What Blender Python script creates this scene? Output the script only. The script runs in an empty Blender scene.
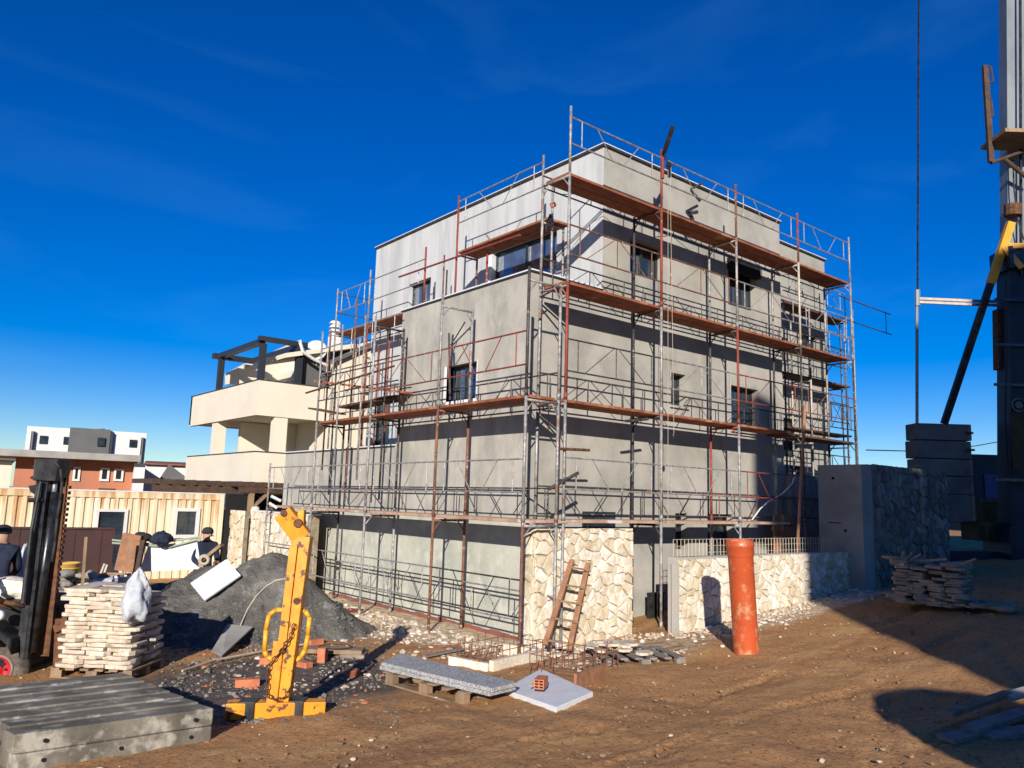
import bpy, bmesh, math, random
from mathutils import Vector, Matrix, noise as mn
RND = random.Random(7)
S = bpy.context.scene
COL = S.collection
V = Vector
# ---------------------------------------------------------------- camera
# World axes: the house corner is the origin, X runs along its right facade, Y along its left facade.
CAM = V((-8.899, -10.415, 2.18))
RIGHT = None
f_px = 781.0
_up = V((155, 5213, -781)).normalized()
_fw = V((0, 0, -1)); _fy = (_fw - _up * _fw.dot(_up)).normalized(); _rx = _fy.cross(_up)
_c2w = Matrix((_rx, _fy, _up))
_a = math.radians(-39.255)
_R = Matrix(((math.cos(_a), -math.sin(_a), 0), (math.sin(_a), math.cos(_a), 0), (0, 0, 1)))
CM = _R @ _c2w
cd = bpy.data.cameras.new('camera'); cam = bpy.data.objects.new('camera', cd); COL.objects.link(cam)
cd.sensor_width = 36; cd.lens = f_px / 1024 * 36; cd.clip_end = 6000; cd.clip_start = 0.05
cam.matrix_world = Matrix.Translation(CAM) @ CM.to_4x4()
S.camera = cam
S.render.resolution_x = 1024; S.render.resolution_y = 768

# ---------------------------------------------------------------- sky, sun, exposure
SUND = V((-0.69, -0.724, 0.345)).normalized()          # towards the sun
el = math.asin(SUND.z)
w = bpy.data.worlds.new('World'); S.world = w; w.use_nodes = True
nt = w.node_tree; bg = nt.nodes['Background']
sky = nt.nodes.new('ShaderNodeTexSky'); sky.sky_type = 'NISHITA'; sky.sun_disc = False
sky.sun_elevation = el; sky.sun_rotation = math.atan2(SUND.x, SUND.y)
sky.altitude = 300; sky.air_density = 1.0; sky.dust_density = 0.1; sky.ozone_density = 5.0
hs = nt.nodes.new('ShaderNodeHueSaturation'); hs.inputs['Saturation'].default_value = 1.42; hs.inputs['Hue'].default_value = .520
hs.inputs['Value'].default_value = 1.0
nt.links.new(sky.outputs[0], hs.inputs['Color'])
# thin cirrus streaks, laid out by direction in the sky
tc = nt.nodes.new('ShaderNodeTexCoord'); mp = nt.nodes.new('ShaderNodeMapping')
mp.inputs['Scale'].default_value = (1.2, 3.2, 7.0); mp.inputs['Rotation'].default_value = (0.25, 0.3, 1.9)
nz = nt.nodes.new('ShaderNodeTexNoise'); nz.inputs['Scale'].default_value = 1.6; nz.inputs['Detail'].default_value = 6
nz.inputs['Distortion'].default_value = 0.6
cr = nt.nodes.new('ShaderNodeValToRGB'); cr.color_ramp.elements[0].position = 0.50; cr.color_ramp.elements[1].position = 0.80
cr.color_ramp.elements[1].color = (0.05, 0.05, 0.05, 1)
mx = nt.nodes.new('ShaderNodeMix'); mx.data_type = 'RGBA'; mx.inputs[7].default_value = (2.2, 6.5, 10.0, 1)
nt.links.new(tc.outputs['Generated'], mp.inputs[0]); nt.links.new(mp.outputs[0], nz.inputs['Vector'])
nt.links.new(nz.outputs[0], cr.inputs[0]); nt.links.new(cr.outputs[0], mx.inputs[0])
nt.links.new(hs.outputs[0], mx.inputs[6]); nt.links.new(mx.outputs[2], bg.inputs[0])
bg.inputs[1].default_value = 0.09
sd = bpy.data.lights.new('sun', 'SUN'); sun = bpy.data.objects.new('sun', sd); COL.objects.link(sun)
sd.energy = 5.0; sd.angle = math.radians(0.5); sd.color = (1.0, 0.93, 0.83)
sun.rotation_euler = (-SUND).to_track_quat('-Z', 'Y').to_euler()
S.view_settings.view_transform = 'Standard'; S.view_settings.look = 'None'
S.view_settings.exposure = 0.42; S.view_settings.gamma = 1.0
S.render.engine = 'CYCLES'

# ---------------------------------------------------------------- pixel -> place helpers (used to read real positions off known planes)
def ray(x, y): return CM @ V((x - 512, -(y - 384), -f_px)) / f_px
def onX(x, y, X): r = ray(x, y); return CAM + r * ((X - CAM.x) / r.x)
def onY(x, y, Y): r = ray(x, y); return CAM + r * ((Y - CAM.y) / r.y)
def onZ(x, y, Z): r = ray(x, y); return CAM + r * ((Z - CAM.z) / r.z)
def at(x, y, d): r = ray(x, y); return CAM + r * (d / math.hypot(r.x, r.y))
def gz(x, y):
    a = max(0.0, x); a = a * a / (a + 0.6) if a > 0 else 0
    return -0.15 + 0.082 * min(a, 14) + 0.06 * min(max(0, -1 - y), 12)
def onG(x, y):
    d = 2.0
    while d < 120:
        p = at(x, y, d)
        if p.z < gz(p.x, p.y): return V((p.x, p.y, gz(p.x, p.y)))
        d += 0.02
    return p

# ---------------------------------------------------------------- materials
def mat(name, c1, c2=None, scale=4.0, rough=0.85, metal=0.0, bump=0.0, bscale=None, stretch=(1, 1, 1), lo=0.4, hi=0.62,
        c3=None, scale3=1.0, lo3=0.55, hi3=0.6, detail=6, bdist=0.02, spec=0.3, coat=0.0, emis=None, island=0.0):
    m = bpy.data.materials.new(name); m.use_nodes = True
    t = m.node_tree; b = t.nodes['Principled BSDF']
    b.inputs['Roughness'].default_value = rough; b.inputs['Metallic'].default_value = metal
    b.inputs['Specular IOR Level'].default_value = spec
    if coat: b.inputs['Coat Weight'].default_value = coat
    b.inputs['Base Color'].default_value = (*c1, 1)
    g = t.nodes.new('ShaderNodeNewGeometry'); mpn = t.nodes.new('ShaderNodeMapping')
    mpn.inputs['Scale'].default_value = stretch
    t.links.new(g.outputs['Position'], mpn.inputs[0])
    def nz_(sc, det=detail):
        n = t.nodes.new('ShaderNodeTexNoise'); n.inputs['Scale'].default_value = sc; n.inputs['Detail'].default_value = det
        n.inputs['Roughness'].default_value = 0.62
        t.links.new(mpn.outputs[0], n.inputs['Vector']); return n
    def ramp(src, a, bb):
        r = t.nodes.new('ShaderNodeMapRange'); r.inputs[1].default_value = a; r.inputs[2].default_value = bb
        t.links.new(src, r.inputs[0]); return r.outputs[0]
    col = None
    if c2:
        n = nz_(scale); x = t.nodes.new('ShaderNodeMix'); x.data_type = 'RGBA'
        x.inputs[6].default_value = (*c1, 1); x.inputs[7].default_value = (*c2, 1)
        t.links.new(ramp(n.outputs[0], lo, hi), x.inputs[0]); col = x.outputs[2]
        if c3:
            n3 = nz_(scale3); y = t.nodes.new('ShaderNodeMix'); y.data_type = 'RGBA'
            y.inputs[7].default_value = (*c3, 1); t.links.new(col, y.inputs[6])
            t.links.new(ramp(n3.outputs[0], lo3, hi3), y.inputs[0]); col = y.outputs[2]
        if island:
            ir = t.nodes.new('ShaderNodeMapRange'); ir.inputs[3].default_value = 1 - island; ir.inputs[4].default_value = 1 + island * .35
            t.links.new(g.outputs['Random Per Island'], ir.inputs[0])
            vm = t.nodes.new('ShaderNodeHueSaturation'); t.links.new(ir.outputs[0], vm.inputs['Value'])
            i2 = t.nodes.new('ShaderNodeMapRange'); i2.inputs[3].default_value = 1.25; i2.inputs[4].default_value = .65
            t.links.new(g.outputs['Random Per Island'], i2.inputs[0]); t.links.new(i2.outputs[0], vm.inputs['Saturation'])
            t.links.new(col, vm.inputs['Color']); col = vm.outputs[0]
        t.links.new(col, b.inputs['Base Color'])
    if bump:
        nb = nz_(bscale or scale * 4, 8); bp = t.nodes.new('ShaderNodeBump'); bp.inputs['Strength'].default_value = bump
        bp.inputs['Distance'].default_value = bdist
        t.links.new(nb.outputs[0], bp.inputs['Height']); t.links.new(bp.outputs[0], b.inputs['Normal'])
    return m
M = {}
M['plaster'] = mat('plaster beige grey', (.36, .345, .30), (.275, .262, .228), 1.1, .95, bump=.35, bscale=30, bdist=.01, c3=(.385, .36, .32), scale3=.7, lo3=.5, hi3=.62)
M['plaster_left'] = mat('plaster grey brushed', (.405, .385, .335), (.30, .29, .255), 1.6, .95, bump=.3, bscale=25, bdist=.012, stretch=(1, 1, .55), c3=(.455, .43, .38), scale3=2.2, lo3=.5, hi3=.66)
M['base_coat'] = mat('base coat greenish grey', (.47, .47, .39), (.36, .37, .315), 1.4, .9, bump=.3, bscale=18, bdist=.012, c3=(.53, .52, .44), scale3=2.6, lo3=.5, hi3=.65)
M['white_plaster'] = mat('white primer streaked', (.52, .53, .525), (.40, .41, .41), 3.5, .9, bump=.2, bscale=20, bdist=.008, stretch=(1, 1, .12), lo=.42, hi=.66, c3=(.40, .41, .41), scale3=.9, lo3=.6, hi3=.75)
M['cream'] = mat('cream render', (.67, .61, .49), (.62, .56, .45), .8, .92, bump=.1, bscale=60, bdist=.004)
M['white_paint'] = mat('white paint', (.62, .61, .59), (.55, .54, .52), 1.5, .8)
M['cap'] = mat('zinc cap dark', (.06, .065, .07), (.10, .10, .10), 5, .45, .6)
M['capwhite'] = mat('pale foil edge', (.65, .66, .66), None, rough=.6)
M['anthracite'] = mat('anthracite aluminium', (.022, .026, .032), None, rough=.4, spec=.5)
M['glass'] = mat('window glass dark', (.012, .02, .03), (.03, .04, .05), 2.5, .06, spec=.9)
M['glassblue'] = mat('reflective window glass', (.36, .42, .48), (.22, .26, .30), 2.5, .08, .8)
M['dark'] = mat('dark interior', (.012, .012, .013), None, rough=.9)
M['foam'] = mat('white foam board', (.72, .73, .72), (.64, .65, .66), 6, .8, bump=.15, bscale=60, bdist=.004)
M['galv'] = mat('galvanised tube with plaster spatter', (.20, .20, .20), (.40, .385, .36), 14, .55, .3, c3=(.27, .16, .11), scale3=5, lo3=.56, hi3=.62)
M['dkpaint'] = mat('dark painted tube', (.035, .035, .038), (.09, .075, .065), 9, .55, .2, c3=(.30, .28, .26), scale3=13, lo3=.62, hi3=.66)
M['redtube'] = mat('red oxide tube', (.30, .055, .035), (.16, .05, .035), 9, .6, .1, c3=(.42, .38, .34), scale3=12, lo3=.64, hi3=.68)
M['rusttube'] = mat('rusty brown tube', (.23, .10, .055), (.12, .06, .045), 8, .75, .1, c3=(.42, .36, .30), scale3=11, lo3=.6, hi3=.64)
M['creamtube'] = mat('pale tube', (.52, .44, .31), (.40, .36, .32), 9, .6, .1)
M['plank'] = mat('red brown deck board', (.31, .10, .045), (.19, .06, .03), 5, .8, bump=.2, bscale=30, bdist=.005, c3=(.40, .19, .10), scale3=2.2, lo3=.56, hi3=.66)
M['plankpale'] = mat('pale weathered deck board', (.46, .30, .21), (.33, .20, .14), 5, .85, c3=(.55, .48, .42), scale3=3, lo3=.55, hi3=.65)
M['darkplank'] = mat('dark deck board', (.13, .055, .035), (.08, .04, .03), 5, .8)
M['joint'] = mat('recessed stone joint', (.30, .24, .165), (.18, .14, .095), 6, .95, bump=.3, bscale=40)
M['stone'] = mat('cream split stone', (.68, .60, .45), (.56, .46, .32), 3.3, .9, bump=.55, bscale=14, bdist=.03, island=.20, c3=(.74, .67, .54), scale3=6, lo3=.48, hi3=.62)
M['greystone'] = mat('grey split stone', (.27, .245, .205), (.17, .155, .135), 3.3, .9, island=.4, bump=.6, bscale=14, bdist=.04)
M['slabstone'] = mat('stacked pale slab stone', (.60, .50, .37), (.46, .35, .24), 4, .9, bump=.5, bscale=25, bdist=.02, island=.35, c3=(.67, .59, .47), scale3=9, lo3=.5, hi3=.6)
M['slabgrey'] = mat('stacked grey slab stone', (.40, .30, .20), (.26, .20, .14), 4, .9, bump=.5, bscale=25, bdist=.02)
M['concrete'] = mat('weathered precast concrete', (.19, .17, .135), (.10, .09, .07), 2.2, .92, bump=.5, bscale=26, bdist=.012, c3=(.36, .33, .275), scale3=4.2, lo3=.52, hi3=.64, stretch=(1, 1, 1))
M['concpanel'] = mat('plain concrete', (.33, .315, .28), (.25, .24, .215), 1.2, .92, bump=.2, bscale=20)
M['ballast'] = mat('grey ballast concrete', (.20, .19, .17), (.13, .125, .115), 1.2, .92, bump=.2, bscale=20)
M['kerbconc'] = mat('exposed aggregate', (.42, .42, .41), (.22, .22, .22), 45, .9, bump=.6, bscale=60, bdist=.008, lo=.45, hi=.55)
M['pipe'] = mat('orange sewer plastic', (.46, .080, .025), (.41, .072, .023), 2, .38, spec=.45, c3=(.52, .26, .14), scale3=5, lo3=.54, hi3=.70)
M['yellow'] = mat('chipped yellow paint', (.72, .29, .008), (.60, .22, .008), 6, .45, spec=.5, c3=(.10, .04, .02), scale3=7, lo3=.575, hi3=.61)
M['yellowclean'] = mat('yellow paint', (.70, .36, .025), (.60, .29, .02), 4, .45, spec=.5)
M['shadeyellow'] = mat('yellow darkened for shade', (.07, .045, .012), (.04, .03, .012), 3, .7)  # yellow with the deep shade darkened into its colour
M['blacksteel'] = mat('black steel', (.018, .019, .021), (.05, .05, .05), 6, .45, .3)
M['greasysteel'] = mat('greasy grey steel', (.07, .075, .08), (.03, .03, .035), 8, .3, .7)
M['ruststeel'] = mat('rusted steel', (.17, .075, .035), (.07, .035, .022), 12, .8, .2, bump=.3, bscale=50, bdist=.004)
M['rubber'] = mat('dusty rubber', (.055, .048, .042), (.16, .13, .10), 7, .9)
M['redhub'] = mat('red hub paint', (.52, .02, .03), (.35, .02, .03), 9, .5)
M['sand'] = mat('dark grey sand', (.15, .14, .125), (.085, .08, .07), 2.2, .95, bump=1, bscale=16, bdist=.06, c3=(.22, .21, .19), scale3=4, lo3=.55, hi3=.65)
M['clod'] = mat('dirt clod', (.36, .19, .08), (.22, .115, .05), 9, .95)
M['sandclod'] = mat('sand clod', (.17, .16, .148), (.10, .096, .088), 5, .95)
M['rebar'] = mat('rebar rust', (.22, .085, .04), (.12, .05, .03), 20, .8)
M['wood'] = mat('weathered timber', (.30, .20, .12), (.19, .13, .085), 5, .85, bump=.3, bscale=30, stretch=(1, 1, .4), bdist=.006)
M['redwood'] = mat('reddish ladder timber', (.36, .18, .095), (.25, .12, .065), 6, .8, bump=.2, bscale=30)
M['greywood'] = mat('grey board', (.26, .23, .20), (.17, .15, .13), 5, .9, bump=.3, bscale=30)
M['darkwood'] = mat('dark stained timber', (.085, .05, .032), (.05, .03, .022), 5, .8)
M['brick'] = mat('orange clay block', (.56, .19, .095), (.42, .13, .07), 8, .9, bump=.3, bscale=40)
M['farbrick'] = mat('orange block wall', (.42, .165, .095), (.33, .145, .09), .9, .95, c3=(.55, .33, .22), scale3=.6, lo3=.6, hi3=.72, stretch=(1, 1, .3))
M['sack'] = mat('white woven sack', (.55, .56, .57), (.38, .41, .45), 5, .8, bump=.8, bscale=9, bdist=.05)
M['maroon'] = mat('dark maroon sheet', (.055, .022, .02), (.04, .018, .018), 2, .6)
M['pvcw'] = mat('white plastic', (.6, .6, .58), None, rough=.4)
M['cable'] = mat('dark cable', (.03, .03, .03), None, rough=.7)
M['rope'] = mat('pale rope', (.40, .35, .27), None, rough=.9)
M['cranegrey'] = mat('galvanised crane mast', (.24, .26, .27), (.18, .20, .21), 2, .45, .35, stretch=(1, 1, .3))
M['craneblue'] = mat('dark blue crane body', (.016, .03, .05), (.012, .02, .035), 2, .5, .1)
M['skin'] = mat('skin', (.42, .24, .17), None, rough=.6)
M['navy'] = mat('navy jacket', (.02, .028, .055), (.012, .015, .03), 12, .9)
M['jeans'] = mat('blue jeans', (.06, .09, .16), (.035, .05, .10), 10, .9)
M['blackcloth'] = mat('black cloth', (.015, .015, .017), (.03, .03, .03), 10, .9)
M['redtop'] = mat('maroon hood', (.10, .02, .025), None, rough=.9)
M['bluetarp'] = mat('blue plastic', (.03, .07, .22), None, rough=.5)
M['greentop'] = mat('pale green edge', (.30, .36, .28), None, rough=.6)
M['yellowbucket'] = mat('yellow plastic tub', (.62, .40, .10), (.5, .31, .08), 5, .5)
M['redtile'] = mat('red tiles', (.26, .09, .06), (.18, .07, .05), 4, .9)
M['fargrey'] = mat('mid grey render', (.10, .10, .10), (.115, .115, .115), 1, .9)

def add_tree_mix(m, fn): fn(m.node_tree, m.node_tree.nodes['Principled BSDF'])
# rusty corrugated cabin paint: rust bleeding down from the top edge
def cabin_mat():
    m = mat('rust streaked cabin paint', (.66, .58, .42), (.60, .49, .31), 2.2, .6, stretch=(1, 1, .18), lo=.45, hi=.62)
    t = m.node_tree; b = t.nodes['Principled BSDF']; prev = b.inputs['Base Color'].links[0].from_socket
    g = t.nodes.new('ShaderNodeNewGeometry'); sp = t.nodes.new('ShaderNodeSeparateXYZ'); t.links.new(g.outputs['Position'], sp.inputs[0])
    mp2 = t.nodes.new('ShaderNodeMapping'); mp2.inputs['Scale'].default_value = (3.5, 3.5, .35)
    t.links.new(g.outputs['Position'], mp2.inputs[0])
    n = t.nodes.new('ShaderNodeTexNoise'); n.inputs['Scale'].default_value = 1.6; n.inputs['Detail'].default_value = 8
    t.links.new(mp2.outputs[0], n.inputs['Vector'])
    mr = t.nodes.new('ShaderNodeMapRange'); mr.inputs[1].default_value = .2; mr.inputs[2].default_value = 2.2
    mr.inputs[3].default_value = -.28; mr.inputs[4].default_value = .12; t.links.new(sp.outputs[2], mr.inputs[0])
    ad = t.nodes.new('ShaderNodeMath'); ad.operation = 'ADD'; t.links.new(n.outputs[0], ad.inputs[0]); t.links.new(mr.outputs[0], ad.inputs[1])
    r2 = t.nodes.new('ShaderNodeMapRange'); r2.inputs[1].default_value = .54; r2.inputs[2].default_value = .70; t.links.new(ad.outputs[0], r2.inputs[0])
    x = t.nodes.new('ShaderNodeMix'); x.data_type = 'RGBA'; x.inputs[7].default_value = (.46, .24, .09, 1)
    t.links.new(prev, x.inputs[6]); t.links.new(r2.outputs[0], x.inputs[0]); t.links.new(x.outputs[2], b.inputs['Base Color'])
    return m
M['cabin'] = cabin_mat()

def ground_mat():
    m = bpy.data.materials.new('site dirt'); m.use_nodes = True; t = m.node_tree; b = t.nodes['Principled BSDF']
    b.inputs['Roughness'].default_value = .95; b.inputs['Specular IOR Level'].default_value = .15
    g = t.nodes.new('ShaderNodeNewGeometry')
    def noise(sc, det=8, ro=.65, st=(1, 1, 1), rot=0):
        mp_ = t.nodes.new('ShaderNodeMapping'); mp_.inputs['Scale'].default_value = st; mp_.inputs['Rotation'].default_value = (0, 0, rot)
        t.links.new(g.outputs['Position'], mp_.inputs[0])
        n = t.nodes.new('ShaderNodeTexNoise'); n.inputs['Scale'].default_value = sc; n.inputs['Detail'].default_value = det
        n.inputs['Roughness'].default_value = ro; t.links.new(mp_.outputs[0], n.inputs['Vector']); return n.outputs[0]
    def rng(s, a, c): r = t.nodes.new('ShaderNodeMapRange'); r.inputs[1].default_value = a; r.inputs[2].default_value = c; t.links.new(s, r.inputs[0]); return r.outputs[0]
    def mix(f, a, c):
        x = t.nodes.new('ShaderNodeMix'); x.data_type = 'RGBA'
        if isinstance(a, tuple): x.inputs[6].default_value = (*a, 1)
        else: t.links.new(a, x.inputs[6])
        if isinstance(c, tuple): x.inputs[7].default_value = (*c, 1)
        else: t.links.new(c, x.inputs[7])
        t.links.new(f, x.inputs[0]); return x.outputs[2]
    def math_(op, a, c=None):
        x = t.nodes.new('ShaderNodeMath'); x.operation = op
        for i, s in enumerate((a, c)):
            if s is None: continue
            if isinstance(s, (int, float)): x.inputs[i].default_value = s
            else: t.links.new(s, x.inputs[i])
        return x.outputs[0]
    def blob(cx, cy, rx, ry, rot, wob=.8):
        # a patch with a wandering edge: 1 inside, 0 outside
        mp_ = t.nodes.new('ShaderNodeMapping'); mp_.vector_type = 'TEXTURE'
        mp_.inputs['Location'].default_value = (cx, cy, 0); mp_.inputs['Rotation'].default_value = (0, 0, rot)
        mp_.inputs['Scale'].default_value = (rx, ry, 1e3)
        t.links.new(g.outputs['Position'], mp_.inputs[0])
        ln = t.nodes.new('ShaderNodeVectorMath'); ln.operation = 'LENGTH'; t.links.new(mp_.outputs[0], ln.inputs[0])
        n = noise(1.7, 6); s = math_('ADD', ln.outputs['Value'], math_('MULTIPLY', math_('SUBTRACT', n, .5), wob * 2))
        r = t.nodes.new('ShaderNodeMapRange'); r.inputs[1].default_value = .8; r.inputs[2].default_value = 1.1
        r.inputs[3].default_value = 1; r.inputs[4].default_value = 0; t.links.new(s, r.inputs[0]); return r.outputs[0]
    c = mix(rng(noise(.55, 6), .38, .66), (.50, .26, .105), (.34, .175, .075))
    c = mix(rng(noise(1.1, 7, .6, (.35, 1.6, 1), .75), .50, .72), c, (.52, .31, .13))
    c = mix(rng(noise(9, 8, .75), .54, .66), c, (.50, .30, .135))
    c = mix(rng(noise(26, 6, .7), .54, .64), c, (.13, .068, .034)); c = mix(rng(noise(2.4, 8, .7), .60, .76), c, (.22, .115, .055)); c = mix(rng(noise(45, 4, .7), .60, .66), c, (.55, .38, .22))
    pale = mix(rng(noise(7, 8, .7), .42, .58), (.60, .50, .36), (.40, .27, .165))
    c = mix(blob(-.6, 3.6, 1.7, 5.2, .08, .5), c, pale)                     # crushed stone along the left wall
    c = mix(blob(5.2, -2.2, 3.3, .5, .0, .5), c, pale)                      # crumbs below the garden wall
    c = mix(blob(.6, -2.1, 1.8, .6, .0, .5), c, mix(rng(noise(9, 8), .4, .6), (.50, .38, .25), (.30, .18, .10)))
    wet = mix(rng(noise(4, 8, .7), .4, .62), (.085, .075, .066), (.15, .115, .09))
    c = mix(blob(-4.6, -.7, 1.7, 1.9, -.5, .35), c, wet)                      # spilt grey sand
    far = blob(0, 0, 60, 60, 0, .1)
    c = mix(far, (.10, .105, .06), c)
    t.links.new(c, b.inputs['Base Color'])
    h = math_('ADD', math_('MULTIPLY', noise(3, 8, .6), .8), math_('MULTIPLY', noise(18, 8, .75), .45))
    bp = t.nodes.new('ShaderNodeBump'); bp.inputs['Strength'].default_value = .75; bp.inputs['Distance'].default_value = .055
    t.links.new(h, bp.inputs['Height']); t.links.new(bp.outputs[0], b.inputs['Normal'])
    return m
M['ground'] = ground_mat()

# ---------------------------------------------------------------- object helpers
def wloc(o):
    l = V((0, 0, 0))
    while o: l += o.location; o = o.parent
    return l
class MB:
    def __init__(s): s.v = []; s.f = []; s.sm = False
    def quad(s, a, b, c, d): n = len(s.v); s.v += [V(a), V(b), V(c), V(d)]; s.f.append((n, n+1, n+2, n+3)); return s
    def hexa(s, p):      # 8 points: bottom ring 0-3, top ring 4-7
        n = len(s.v); s.v += [V(q) for q in p]
        for q in ((3, 2, 1, 0), (4, 5, 6, 7), (0, 1, 5, 4), (1, 2, 6, 5), (2, 3, 7, 6), (3, 0, 4, 7)): s.f.append(tuple(n + i for i in q))
        return s
    def box(s, a, b):
        (x0, y0, z0), (x1, y1, z1) = a, b
        x0, x1 = sorted((x0, x1)); y0, y1 = sorted((y0, y1)); z0, z1 = sorted((z0, z1))
        return s.hexa([(x0, y0, z0), (x1, y0, z0), (x1, y1, z0), (x0, y1, z0), (x0, y0, z1), (x1, y0, z1), (x1, y1, z1), (x0, y1, z1)])
    def obox(s, c, ax, ay, az):  # centre and three half vectors
        c, ax, ay, az = V(c), V(ax), V(ay), V(az)
        return s.hexa([c-ax-ay-az, c+ax-ay-az, c+ax+ay-az, c-ax+ay-az, c-ax-ay+az, c+ax-ay+az, c+ax+ay+az, c-ax+ay+az])
    def bar(s, a, b, w, h, up=(0, 0, 1)):
        a, b = V(a), V(b); d = (b - a); L = d.length / 2; d.normalize(); u = V(up)
        if abs(d.dot(u)) > .98: u = V((1, 0, 0))
        sd_ = d.cross(u).normalized(); u = sd_.cross(d).normalized()
        return s.obox((a + b) / 2, d * L, sd_ * w / 2, u * h / 2)
    def tube(s, a, b, r, n=8, r2=None, caps=True):
        a, b = V(a), V(b); r2 = r if r2 is None else r2
        d = (b - a).normalized(); u = V((0, 0, 1)) if abs(d.z) < .9 else V((1, 0, 0)); x = d.cross(u).normalized(); y = d.cross(x)
        k = len(s.v)
        for i in range(n):
            t = 2 * math.pi * i / n; o = x * math.cos(t) + y * math.sin(t)
            s.v += [a + o * r, b + o * r2]
        for i in range(n):
            j = (i + 1) % n; s.f.append((k + 2*i, k + 2*j, k + 2*j + 1, k + 2*i + 1))
        if caps:
            s.f.append(tuple(k + 2*i for i in range(n))[::-1]); s.f.append(tuple(k + 2*i + 1 for i in range(n)))
        return s
    def poly(s, pts, r, n=6):
        for a, b in zip(pts[:-1], pts[1:]): s.tube(a, b, r, n)
        return s
    def prism(s, pts, off):
        n = len(s.v); k = len(pts); off = V(off)
        s.v += [V(p) for p in pts] + [V(p) + off for p in pts]
        s.f.append(tuple(range(n, n + k))[::-1]); s.f.append(tuple(range(n + k, n + 2*k)))
        for i in range(k): j = (i + 1) % k; s.f.append((n + i, n + j, n + k + j, n + k + i))
        return s
    def lathe(s, c, prof, n=28, axis=(0, 0, 1)):
        d = V(axis).normalized(); u = V((0, 0, 1)) if abs(d.z) < .9 else V((1, 0, 0)); x = d.cross(u).normalized(); y = d.cross(x); c = V(c)
        k = len(s.v)
        for r, h in prof:
            for i in range(n):
                t = 2 * math.pi * i / n; s.v.append(c + d * h + (x * math.cos(t) + y * math.sin(t)) * r)
        for a in range(len(prof) - 1):
            for i in range(n):
                j = (i + 1) % n; s.f.append((k + a*n + i, k + a*n + j, k + (a+1)*n + j, k + (a+1)*n + i))
        return s
    def build(s, name, m, parent=None, smooth=False, bevel=0):
        off = wloc(parent) if parent else V((0, 0, 0))
        me = bpy.data.meshes.new(name); me.from_pydata([v - off for v in s.v], [], s.f); me.validate()
        bm = bmesh.new(); bm.from_mesh(me); bmesh.ops.recalc_face_normals(bm, faces=bm.faces); bm.to_mesh(me); bm.free()
        o = bpy.data.objects.new(name, me); COL.objects.link(o)
        me.materials.append(M[m] if isinstance(m, str) else m)
        if parent: o.parent = parent
        if smooth:
            for p in me.polygons: p.use_smooth = True
        if bevel:
            bv = o.modifiers.new('bevel', 'BEVEL'); bv.width = bevel; bv.segments = 2; bv.limit_method = 'ANGLE'
        return o
def tag(o, label=None, cat=None, group=None, kind=None):
    if label: o['label'] = label
    if cat: o['category'] = cat
    if group: o['group'] = group
    if kind: o['kind'] = kind
    return o
def thing(name, loc, label, cat, group=None):
    o = bpy.data.objects.new(name, None); COL.objects.link(o); o.location = V(loc); o.empty_display_size = .1
    return tag(o, label, cat, group)
def lerp(a, b, t): return a + (b - a) * t

def ngauss(x, y, s=1): return mn.noise(V((x * s, y * s, 3.1)))
def hold_wall(mb, axis, c, a0, a1, z0, z1, holes, depth, inward):
    """one facade sheet on the plane axis=c, with rectangular openings and their reveals."""
    A = sorted({a0, a1, *[h[0] for h in holes], *[h[1] for h in holes]}); Z = sorted({z0, z1, *[h[2] for h in holes], *[h[3] for h in holes]})
    P = (lambda a, z, d=0: V((c + d, a, z))) if axis == 'x' else (lambda a, z, d=0: V((a, c + d, z)))
    for i in range(len(A) - 1):
        for j in range(len(Z) - 1):
            am, zm = (A[i] + A[i+1]) / 2, (Z[j] + Z[j+1]) / 2
            if any(h[0] < am < h[1] and h[2] < zm < h[3] for h in holes): continue
            mb.quad(P(A[i], Z[j]), P(A[i+1], Z[j]), P(A[i+1], Z[j+1]), P(A[i], Z[j+1]))
    for h in holes:
        q = [(h[0], h[2]), (h[1], h[2]), (h[1], h[3]), (h[0], h[3])]
        for k in range(4):
            a, b = q[k], q[(k+1) % 4]; mb.quad(P(*a), P(*b), P(*b, depth * inward), P(*a, depth * inward))

# ================================================================ GROUND
TR = [((-9.5, -6.2), (8.0, -5.2), .11), ((-9.5, -7.6), (8.0, -6.9), .11), ((-6.0, -9.0), (5.5, -3.4), .13), ((-5.2, -10.2), (6.6, -4.6), .13), ((-3.5, -5.0), (9, -3.6), .09)]
def tracks(x, y):
    h = 0
    if y > -2.2 or x < -8 or x > 9: return 0
    for k_, (a, b, w_) in enumerate(TR):
        dx, dy = b[0] - a[0], b[1] - a[1]; L = math.hypot(dx, dy); t = ((x - a[0]) * dx + (y - a[1]) * dy) / L; s = ((x - a[0]) * -dy + (y - a[1]) * dx) / L + .22 * mn.noise(V((t * .35, k_ * 3.0, 0)))
        fade = max(0, .5 + 1.3 * mn.noise(V((t * .5, k_ * 7.0, 4))))
        fade = min(1, fade)
        if abs(s) < w_: h -= fade * (.022 + .010 * (1 if math.sin(t * 42 + (3 if s > 0 else 0)) > 0 else -1))
        elif abs(s) < w_ * 1.7: h += fade * .018 * (1 - (abs(s) - w_) / (w_ * .7))
    return h
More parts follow.
